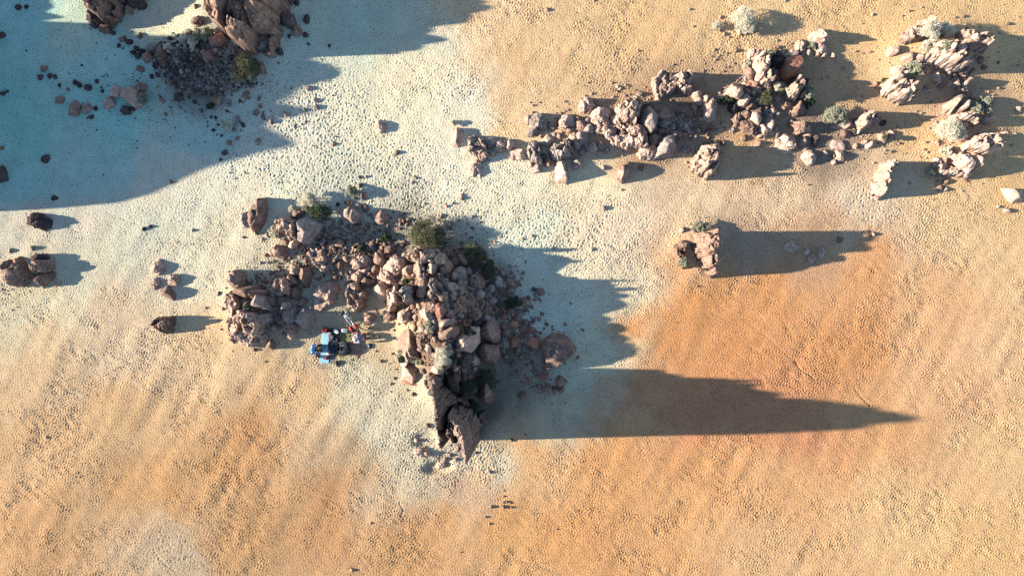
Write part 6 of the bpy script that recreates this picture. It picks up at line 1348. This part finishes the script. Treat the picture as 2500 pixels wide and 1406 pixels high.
def sleeping_bag():
    root = empty('sleeping_bag', cp(2.12, -2.66, .03), R(-3)); tag(root, 'quilted black sleeping bag spread on the middle mat', 'sleeping bag')
    nx, ny = 40, 90; u = np.linspace(-1, 1, nx); v = np.linspace(-1, 1, ny); U, Vv = np.meshgrid(u, v)
    wdt = .35*(1-.18*np.clip(-Vv, 0, 1)**2); edge = (1-np.abs(U)**4)*(1-np.abs(Vv)**14)
    J = np.stack([U.ravel()*3, Vv.ravel()*8, U.ravel()*0], 1); n = fbm(J, 3, 4).reshape(U.shape)
    Z = .02+edge*(.10+.035*np.abs(np.sin(Vv*18))+.03*n)
    P = np.stack([U*wdt+.015*np.sin(Vv*9), Vv*.80, Z], -1).reshape(-1, 3); Pb = P.copy(); Pb[:, 2] = 0
    q = np.arange(nx*ny).reshape(ny, nx); T = np.stack([q[:-1, :-1], q[:-1, 1:], q[1:, 1:], q[1:, :-1]], -1).reshape(-1, 4)
    lp = list(q[0, :])+list(q[1:, -1])+list(q[-1, -2::-1])+list(q[-2:0:-1, 0]); k = nx*ny
    S_ = [(a, a+k, b+k, b) for a, b in zip(lp, lp[1:]+lp[:1])]
    mesh_np('quilted_shell', np.concatenate([P, Pb]), np.concatenate([T, T[:, ::-1]+k, np.array(S_)]), M_BLACK, root)
    blob('hood', M_BLACK, (.50, .34, .16), root, (.02, .72, .02), 0, 2.6, .12, 5)
    strap('zip', M_STEEL, [(.27, y, .10) for y in (-.6, -.2, .2, .5)], .006, root)
sleeping_bag()
tag(blob('pillow', M_WHITE, (.36, .22, .12), None, cp(2.33, -1.96, .14), -35, 2.6, .08, 8), 'curved white pillow at the head of the black sleeping bag', 'pillow')
tag(blob('folded_clothes', M_GREYC, (.34, .50, .14), None, cp(1.93, -2.22, .14), 20, 2.4, .3, 9), 'crumpled grey and black clothes beside the white pillow', 'clothes')
tag(blob('clear_bag', M_WHITE, (.20, .16, .08), None, cp(1.80, -3.32, .03), 10, 2.4, .25, 10), 'small crinkled whitish bag at the foot of the black sleeping bag', 'bag')

def backpack(nm, mat, loc, rot, w_, l, h, lab, strapm, cat='backpack'):
    root = empty(nm, loc, R(rot)); tag(root, lab, cat)
    blob('main_compartment', mat, (w_, l, h), root, (0, 0, 0), 0, 3.0, .09, 11)
    blob('top_lid', mat, (w_*.85, l*.32, h*.45), root, (0, l*.40, h*.45), 0, 2.8, .1, 12)
    blob('front_pocket', mat, (w_*.6, l*.42, h*.3), root, (0, -l*.12, h*.82), 0, 2.8, .08, 13, 3)
    blob('side_pocket', mat, (w_*.22, l*.35, h*.6), root, (w_*.5, -l*.2, 0), 0, 2.6, .1, 14, 3)
    blob('side_pocket', mat, (w_*.22, l*.35, h*.6), root, (-w_*.5, -l*.2, 0), 0, 2.6, .1, 15, 3)
    for s in (-1, 1):
        strap('shoulder_strap', strapm, [(s*w_*.2, l*.38, h*.8), (s*w_*.34, l*.2, h*1.12), (s*w_*.36, -l*.1, h*1.15), (s*w_*.25, -l*.35, h*.85)], .022, root)
    strap('buckle', M_STEEL, [(-w_*.15, l*.25, h*1.02), (w_*.15, l*.25, h*1.02)], .012, root)
    return root
backpack('rucksack', M_BLACK, cp(2.82, -3.02, .03), 8, .58, .86, .32, 'large black rucksack lying on the olive green mat', M_DARK)
backpack('red_bag', M_RED, cp(1.64, -1.88, .02), -15, .30, .34, .34, 'shiny red bag standing at the top of the blue mat', M_RED2, 'bag')
sb = empty('storage_bag', cp(2.83, -1.92, .03), R(-3)); tag(sb, 'silvery grey rectangular bag at the head of the olive mat', 'bag')
blob('bag_body', M_SILVER, (.40, .26, .20), sb, (0, 0, 0), 0, 5, .07, 17)
strap('carry_handle', M_DARK, [(-.1, 0, .19), (-.06, 0, .24), (.06, 0, .24), (.1, 0, .19)], .01, sb)
po = empty('red_pouch', cp(1.66, -3.56, .03), R(-15)); tag(po, 'black tray-like pouch with curled red strap on the lower blue mat', 'pouch')
blob('pouch_body', M_BLACK, (.36, .26, .09), po, (0, 0, 0), 0, 3, .1, 19)
strap('curled_strap', M_RED2, [(-.06+.02, .08, .10), (.0, .105, .10), (.06, .08, .10), (.05, .03, .10), (0, -.01, .10), (-.04, -.05, .10), (-.02, -.08, .10), (.07, -.08, .10)], .02, po)
def lathe(bm, prof, n=20, cx=0, cy=0):
    rings = []
    for r, z in prof: rings.append([bm.verts.new((cx+r*math.cos(6.28318*i/n), cy+r*math.sin(6.28318*i/n), z)) for i in range(n)])
    for a, b in zip(rings, rings[1:]):
        for i in range(n): bm.faces.new((a[i], a[(i+1) % n], b[(i+1) % n], b[i]))
    bm.faces.new(rings[0][::-1]); bm.faces.new(rings[-1])
def pot(nm, mat, loc, r, h, lab, cat):
    bm = bmesh.new(); lathe(bm, [(r*.9, 0), (r, .02), (r, h), (r*.93, h), (r*.92, .03), (r*.2, .025)]); root = empty(nm, loc); tag(root, lab, cat)
    bm_obj('vessel', bm, mat, root); strap('handle', mat, [(r, 0, h*.8), (r*1.7, 0, h*.9), (r*1.7, 0, h*.5), (r, 0, h*.3)], .008, root); return root
pot('mug', M_YEL, cp(2.40, -3.42, .03), .06, .09, 'yellow mug in the gap between dark and olive mats', 'mug')
pot('mug', M_WHITE, cp(3.86, -2.88), .035, .06, 'tiny white cup on the sand left of the round black case', 'mug')
def case():
    root = empty('round_case', cp(4.29, -2.86), R(20)); tag(root, 'round black case with loop strap on the sand right of the seated people', 'case')
    bm = bmesh.new(); lathe(bm, [(.13, 0), (.165, .02), (.17, .07), (.155, .10), (.12, .11), (.1, .10)], 28); bm_obj('shell', bm, M_BLACK, root)
    bm = bmesh.new(); bmesh.ops.create_cube(bm, size=1, matrix=Matrix.Translation((0, 0, .115))@Matrix.Diagonal((.11, .2, .03, 1)))
    bmesh.ops.bevel(bm, geom=bm.edges[:], offset=.008, segments=2, affect='EDGES'); bm_obj('lid_panel', bm, M_SLATE, root)
    strap('loop_strap', M_BLACK, [(-.16, .0, .05), (-.26, .06, .02), (-.33, .0, .02), (-.26, -.07, .02), (-.16, -.02, .05)], .009, root)
case()
def towel():
    n = 16; u = np.linspace(-1, 1, n); U, Vv = np.meshgrid(u, u); J = np.stack([U.ravel()*2, Vv.ravel()*2, U.ravel()*0], 1)
    Z = .03+.035*(fbm(J, 4, 4).reshape(U.shape)+.6); P = np.stack([U*.10*(1+.3*Vv), Vv*.11, Z], -1).reshape(-1, 3); Pb = P-np.array([0, 0, .02])
    q = np.arange(n*n).reshape(n, n); T = np.stack([q[:-1, :-1], q[:-1, 1:], q[1:, 1:], q[1:, :-1]], -1).reshape(-1, 4)
    lp = list(q[0, :])+list(q[1:, -1])+list(q[-1, -2::-1])+list(q[-2:0:-1, 0]); k = n*n
    S_ = [(a, a+k, b+k, b) for a, b in zip(lp, lp[1:]+lp[:1])]
    o = mesh_np('towel', np.concatenate([P, Pb]), np.concatenate([T, T[:, ::-1]+k, np.array(S_)]), M_WHITE, loc=cp(4.60, -1.50)); tag(o, 'crumpled white cloth lying on the sand right of the bicycle', 'cloth')
towel()
st = strap('stick', STEM, [(0, 0, .03), (.35, -.05, .05), (.7, -.07, .03), (1.05, -.07, .04)], .014, None, cp(3.95, -1.72)); tag(st, 'thin crooked stick lying beside the white cloth', 'stick')
for dx, dy, rz, wh in ((1.06, -3.42, 20, 'left'), (1.16, -3.50, 60, 'right')):
    root = empty('boot', cp(dx, dy), R(rz)); tag(root, 'brown leather hiking boot beside the blue mat, the %s of the pair' % wh, 'boot', 'pair of boots beside the blue mat')
    blob('upper', M_BOOT, (.11, .27, .10), root, (0, 0, .02), 0, 2.6, .05, 22, 3); blob('shaft', M_BOOT, (.11, .12, .18), root, (0, -.07, .02), 0, 2.6, .05, 23, 3)
    blob('sole', M_RUBBER, (.12, .29, .03), root, (0, 0, 0), 0, 4, .02, 24, 3)
pot('mug', M_ORANGE, cp(1.18, -2.66, .30), .07, .09, 'orange enamel mug held by the person in the blue jacket', 'mug')

# ---- bicycle
def ring(bm, R_, r, n=40, m=8, axis='x'):
    vs = []
    for i in range(n):
        a = 6.28318*i/n; row = []
        for j in range(m):
            b = 6.28318*j/m; q = R_+r*math.cos(b); row.append(bm.verts.new((r*math.sin(b), q*math.cos(a), q*math.sin(a))))
        vs.append(row)
    for i in range(n):
        for j in range(m): bm.faces.new((vs[i][j], vs[(i+1) % n][j], vs[(i+1) % n][(j+1) % m], vs[i][(j+1) % m]))
def bicycle():
    a, b = Vector((3.52, -1.66)), Vector((2.98, -.74)); ang = math.atan2((b-a).y, (b-a).x)-math.pi/2
    g = cp((a.x+b.x)/2, (a.y+b.y)/2); root = empty('bicycle', g, ang); root.rotation_euler = (0, R(-11), ang)
    tag(root, 'white framed touring bicycle standing above the camp mats', 'bicycle')
    rw, fw = (0, -.53, .34), (0, .53, .34)
    for c in (rw, fw):
        bm = bmesh.new(); ring(bm, .325, .022); wh = bm_obj('wheel', bm, M_RUBBER, root, c)
        bm = bmesh.new(); ring(bm, .30, .012, 40, 6); bm_obj('rim', bm, M_STEEL, wh)
        bm = bmesh.new(); tube(bm, (-.05, 0, 0), (.05, 0, 0), .025, .025, 10)
        for k in range(18):
            t = 6.28318*k/18; tube(bm, ((-1)**k*.03, 0, 0), (0, .3*math.cos(t), .3*math.sin(t)), .0018, .0018, 3)
        bm_obj('spokes', bm, M_STEEL, wh)
    bm = bmesh.new(); BB = (0, -.10, .28); ST = (0, -.22, .80); HT = (0, .38, .82); HB = (0, .42, .68)
    for p, q, r in ((BB, ST, .017), (ST, HT, .017), (BB, HB, .02), (HT, HB, .02)): tube(bm, p, q, r, r, 10)
    for s in (-.05, .05): tube(bm, (s, -.53, .34), BB, .01, .01); tube(bm, (s, -.53, .34), ST, .009, .009); tube(bm, HB, (s, .53, .34), .014, .01)
    bm_obj('frame', bm, M_FRAME, root)
    hb = strap('handlebar', M_BLACK, [(-.31, .30, 1.0), (-.2, .37, 1.0), (0, .39, .98), (.2, .37, 1.0), (.31, .30, 1.0)], .015, root)
    strap('stem', M_BLACK, [HT, (0, .37, .93), (0, .39, .98)], .018, root); strap('seat_post', M_STEEL, [ST, (0, -.25, .94)], .014, root)
    sd3 = blob('saddle', M_BLACK, (.15, .27, .06), root, (0, -.25, .94), 0, 2.2, .03, 31, 3)
    bm = bmesh.new()
    for s in (-.06, .06): tube(bm, (s, -.30, .70), (s, -.78, .70), .006, .006); tube(bm, (s, -.7, .70), (s, -.53, .34), .005, .005)
    for y in (-.4, -.55, -.7): tube(bm, (-.06, y, .70), (.06, y, .70), .006, .006)
    bm_obj('rear_rack', bm, M_BLACK, root)
    bm = bmesh.new(); bmesh.ops.create_circle(bm, cap_ends=True, radius=.09, segments=24, matrix=Matrix.Translation(Vector(BB)+Vector((.06, 0, 0)))@Matrix.Rotation(R(90), 4, 'Y'))
    r_ = bmesh.ops.extrude_face_region(bm, geom=bm.faces[:]); bmesh.ops.translate(bm, verts=[v for v in r_['geom'] if isinstance(v, bmesh.types.BMVert)], vec=(.006, 0, 0)); bm_obj('chainring', bm, M_STEEL, root, smooth=False)
    for s, dy in ((1, -.12), (-1, .12)):
        strap('crank', M_STEEL, [(s*.07, -.10, .28), (s*.08, -.10+dy, .16 if s > 0 else .40)], .009, root)
        blob('pedal', M_BLACK, (.1, .07, .02), root, (s*.13, -.10+dy, .15 if s > 0 else .39), 0, 5, .02, 3, 3)
    strap('kickstand', M_STEEL, [(-.04, -.38, .28), (-.26, -.42, .04)], .008, root)
    Mw = Matrix.Translation(g)@root.rotation_euler.to_matrix().to_4x4()
    def on(p): return Mw@Vector(p)
    for s, lab in ((-1, 'maroon pannier hanging on the left of the bicycle rear wheel'), (1, 'maroon pannier hanging on the right of the bicycle rear wheel')):
        r2 = empty('pannier', on((s*.17, -.55, .38)), ang); tag(r2, lab, 'bicycle bag', 'red panniers on the bicycle')
        blob('bag_body', M_RED, (.17, .34, .36), r2, (0, 0, 0), 0, 3.4, .06, 40+s, 4); blob('roll_top', M_RED2, (.15, .32, .10), r2, (0, 0, .32), 0, 2.6, .08, 43+s, 3)
    r2 = empty('handlebar_bag', on((0, .52, .80)), ang); tag(r2, 'black box bag hung in front of the bicycle handlebar', 'bicycle bag')
    blob('bag_body', M_BLACK, (.30, .22, .22), r2, (0, 0, 0), 0, 4, .04, 47); strap('carry_strap', M_DARK, [(-.12, 0, .21), (0, 0, .27), (.12, 0, .21)], .01, r2)
    tag(blob('dry_bag', M_WHITE, (.17, .26, .17), None, on((-.05, .15, .0)), R(ang) if 0 else math.degrees(ang), 3, .08, 51), 'whitish stuff sack at the bicycle front wheel', 'bag')
bicycle()

# ---- people
def skin_body(name, J, E, mat, parent=None, loc=(0,0,0), rot=0, sub=2):
    me = bpy.data.meshes.new(name); names = list(J); idx = {k: i for i, k in enumerate(names)}
    me.from_pydata([J[k][:3] for k in names], [(idx[a], idx[b]) for a, b in E], []); o = bpy.data.objects.new(name, me); COL.objects.link(o)
    sk = o.modifiers.new('s', 'SKIN'); sk.use_smooth_shade = True; sv = me.skin_vertices[0].data
    for k in names:
        r = J[k][3]; r = (r, r) if not isinstance(r, tuple) else r; sv[idx[k]].radius = r
    sv[0].use_root = True
    ss = o.modifiers.new('u', 'SUBSURF'); ss.levels = sub; ss.render_levels = sub
    dg = bpy.context.evaluated_depsgraph_get(); m2 = bpy.data.meshes.new_from_object(o.evaluated_get(dg)); o.modifiers.clear()
    o.data = m2; m2.name = name; m2.materials.clear(); m2.materials.append(mat)
    for p in m2.polygons: p.use_smooth = True
    o.location = loc; o.rotation_euler = (0, 0, R(rot))
    if parent: o.parent = parent
    return o
def hand(J, E, wrist, w, tip_dir, side, tag_):
    """palm, four fingers and thumb as chains, half curled"""
    w = Vector(w); d = Vector(tip_dir).normalized(); up = Vector((0, 0, 1)); s = d.cross(up).normalized()*side; dn = -up
    pal = w+d*.055; J[tag_+'palm'] = (*pal, .026); E.append((wrist, tag_+'palm'))
    for k, (o_, L_) in enumerate(((-.03, .062), (-.01, .075), (.01, .07), (.03, .055))):
        a = pal+d*.035+s*o_; b = a+(d*.8+dn*.5).normalized()*L_*.55; c = b+(d*.3+dn*.9).normalized()*L_*.45
        for nm, v, r in (('a', a, .010), ('b', b, .0085), ('c', c, .007)): J[f'{tag_}{k}{nm}'] = (*v, r)
        E += [(tag_+'palm', f'{tag_}{k}a'), (f'{tag_}{k}a', f'{tag_}{k}b'), (f'{tag_}{k}b', f'{tag_}{k}c')]
    a = w+d*.025-s*.035; b = a+(d*.6-s*.6+dn*.3).normalized()*.035; c = b+(d*.9+dn*.3).normalized()*.028
    for nm, v, r in (('a', a, .012), ('b', b, .010), ('c', c, .008)): J[f'{tag_}t{nm}'] = (*v, r)
    E += [(wrist, tag_+'ta'), (tag_+'ta', tag_+'tb'), (tag_+'tb', tag_+'tc')]
def person(loc, rot, pose, mats, lab, hat):
    """pose: joints in metres, person faces +x"""
    P = pose; J = {}; E = []
    def j(n, r): J[n] = (*P[n], r)
    for n, r in (('pelvis', (.14, .11)), ('belly', (.13, .10)), ('chest', (.15, .11)), ('neck', .055), ('skull', (.072, .085)), ('crown', (.065, .075))): j(n, r)
    E += [('pelvis', 'belly'), ('belly', 'chest'), ('chest', 'neck'), ('neck', 'skull'), ('skull', 'crown')]
    for s in 'LR':
        for n, r in (('sh', .062), ('el', .042), ('wr', .028)): j(s+n, r)
        for n, r in (('hip', .088), ('kn', .058), ('an', .042), ('toe', .032)): j(s+n, r)
        E += [('chest', s+'sh'), (s+'sh', s+'el'), (s+'el', s+'wr'), ('pelvis', s+'hip'), (s+'hip', s+'kn'), (s+'kn', s+'an'), (s+'an', s+'toe')]
        hand(J, E, s+'wr', P[s+'wr'], Vector(P[s+'wr'])-Vector(P[s+'el']), 1 if s == 'L' else -1, s+'f')
    root = skin_body('person', J, E, mats['skin'], None, loc, rot); tag(root, lab, 'person')
    hd = Vector(P['crown'])*.5+Vector(P['skull'])*.5; fw = Vector(P['face']).normalized(); sd4 = fw.cross(Vector((0, 0, 1))).normalized()
    # facial features join the head: nose, eyes, mouth, ears
    blob('nose', mats['skin'], (.03, .025, .04), root, tuple(hd+fw*.082-Vector((0, 0, .03))), 0, 2.2, .02, 2, 2, False)
    for s in (-1, 1):
        blob('eye', M_DARK, (.018, .022, .014), root, tuple(hd+fw*.075+sd4*s*.03), 0, 2, 0, 2, 2, False)
        blob('ear', mats['skin'], (.03, .02, .05), root, tuple(hd+sd4*s*.078-Vector((0, 0, .03))), 0, 2, .02, 2, 2, False)
    blob('mouth', M_RED2, (.016, .045, .012), root, tuple(hd+fw*.072-Vector((0, 0, .075))), math.degrees(math.atan2(fw.y, fw.x)), 2, 0, 2, 2, False)
    g = .016
    Jt = {}; Et = []
    for n, r in (('chest', (.17, .13)), ('belly', (.155, .125)), ('pelvis', (.15, .12))): Jt[n] = (*P[n], r)
    mid = Vector(P['chest']).lerp(Vector(P['neck']), .6); Jt['collar'] = (*mid, .07); Et += [('chest', 'belly'), ('belly', 'pelvis'), ('chest', 'collar')]
    for s in 'LR':
        cu = Vector(P[s+'el']).lerp(Vector(P[s+'wr']), .85)
        Jt[s+'sh'] = (*P[s+'sh'], .082); Jt[s+'el'] = (*P[s+'el'], .062); Jt[s+'cu'] = (*cu, .045)
        Et += [('chest', s+'sh'), (s+'sh', s+'el'), (s+'el', s+'cu')]
    skin_body('jacket', Jt, Et, mats['jacket'], root)
    Jl = {'pelvis': (*P['pelvis'], (.155, .125)), 'waist': (*Vector(P['pelvis']).lerp(Vector(P['belly']), .5), .135)}; El = [('pelvis', 'waist')]
    for s in 'LR':
        hem = Vector(P[s+'kn']).lerp(Vector(P[s+'an']), .88)
        Jl[s+'hip'] = (*P[s+'hip'], .108); Jl[s+'kn'] = (*P[s+'kn'], .078); Jl[s+'hem'] = (*hem, .06); El += [('pelvis', s+'hip'), (s+'hip', s+'kn'), (s+'kn', s+'hem')]
        Jb = {'a': (*P[s+'an'], .052), 'b': (*P[s+'toe'], .042)}; skin_body('shoe', Jb, [('a', 'b')], mats['shoe'], root)
    skin_body('trousers', Jl, El, mats['trousers'], root)
    blob('hair', M_HAIR, (.19, .19, .15), root, tuple(hd-fw*.022+Vector((0, 0, -.035))), 0, 2.2, .06, 61, 3, False)
    if hat == 'hood':
        h = blob('hood', mats['jacket'], (.24, .24, .22), root, tuple(hd-fw*.035+Vector((0, 0, -.07))), 0, 2.2, .05, 62, 4, False)
    else:
        h = blob('cap', M_WHITE, (.205, .205, .11), root, tuple(hd+Vector((0, 0, .03))), 0, 2.2, .03, 63, 4, False)
        bl = blob('brim', M_WHITE, (.13, .16, .02), h, tuple(fw*.13), math.degrees(math.atan2(fw.y, fw.x)), 2.4, .02, 64, 3, False)
    return root
# seated in front of the mats, knees drawn to the right
pose1 = dict(pelvis=(0, 0, .13), belly=(-.03, .0, .30), chest=(-.03, .0, .47), neck=(.03, .0, .60), skull=(.07, .0, .68), crown=(.09, 0, .77), face=(.9, .15, -.3),
  Lsh=(-.01, .19, .52), Lel=(.10, .27, .34), Lwr=(.18, .27, .34), Rsh=(-.01, -.19, .52), Rel=(.10, -.26, .33), Rwr=(.30, -.20, .34),
  Lhip=(.04, .10, .13), Lkn=(.42, .25, .30), Lan=(.56, .22, .09), Ltoe=(.72, .24, .05), Rhip=(.04, -.10, .13), Rkn=(.34, -.22, .16), Ran=(.52, -.02, .07), Rtoe=(.64, .06, .05))
pose1['Lwr'] = (.20, .33, .36)
person(cp(.98, -3.02, .02), 0, pose1, dict(skin=M_SKIN, jacket=M_JACKET, trousers=M_BLACK, shoe=M_BOOT), 'person in bright blue hooded jacket and black trousers sitting beside the blue mat', 'hood')
# kneeling, bending left over the stone slab towards the olive mat
pose2 = dict(pelvis=(-.08, 0, .34), belly=(.08, .0, .46), chest=(.25, .0, .58), neck=(.37, .0, .66), skull=(.43, .0, .70), crown=(.48, 0, .77), face=(.8, 0, -.6),
  Lsh=(.27, .19, .58), Lel=(.42, .24, .40), Lwr=(.60, .16, .34), Rsh=(.27, -.19, .58), Rel=(.42, -.24, .40), Rwr=(.60, -.14, .34),
  Lhip=(-.06, .10, .32), Lkn=(.20, .15, .07), Lan=(-.20, .14, .05), Ltoe=(-.32, .14, .04), Rhip=(-.06, -.10, .32), Rkn=(.20, -.15, .07), Ran=(-.20, -.14, .05), Rtoe=(-.32, -.14, .04))
person(cp(4.02, -2.25, 0), 200, pose2, dict(skin=M_SKIN, jacket=M_SLATE, trousers=M_MAROON, shoe=M_BOOT), 'person in slate jacket, maroon trousers and pale cap kneeling by the olive mat', 'cap')
# a loose cord and a small bottle by the mats
bm = bmesh.new(); lathe(bm, [(.035, 0), (.04, .01), (.04, .16), (.018, .20), (.018, .22)]); bt = empty('water_bottle', cp(3.18, -2.42)); tag(bt, 'small white bottle at the left hand of the kneeling person', 'bottle')
bm_obj('bottle_body', bm, M_WHITE, bt); bm = bmesh.new(); lathe(bm, [(.022, .215), (.022, .245), (.015, .25)], 16); bm_obj('bottle_cap', bm, M_DARK, bt)
st = blob('tent_sack', M_BLACK, (.16, .22, .2), None, cp(2.32, -3.86), 0, 3, .08, 71); tag(st, 'small black stuff sack on the sand below the mats', 'bag')
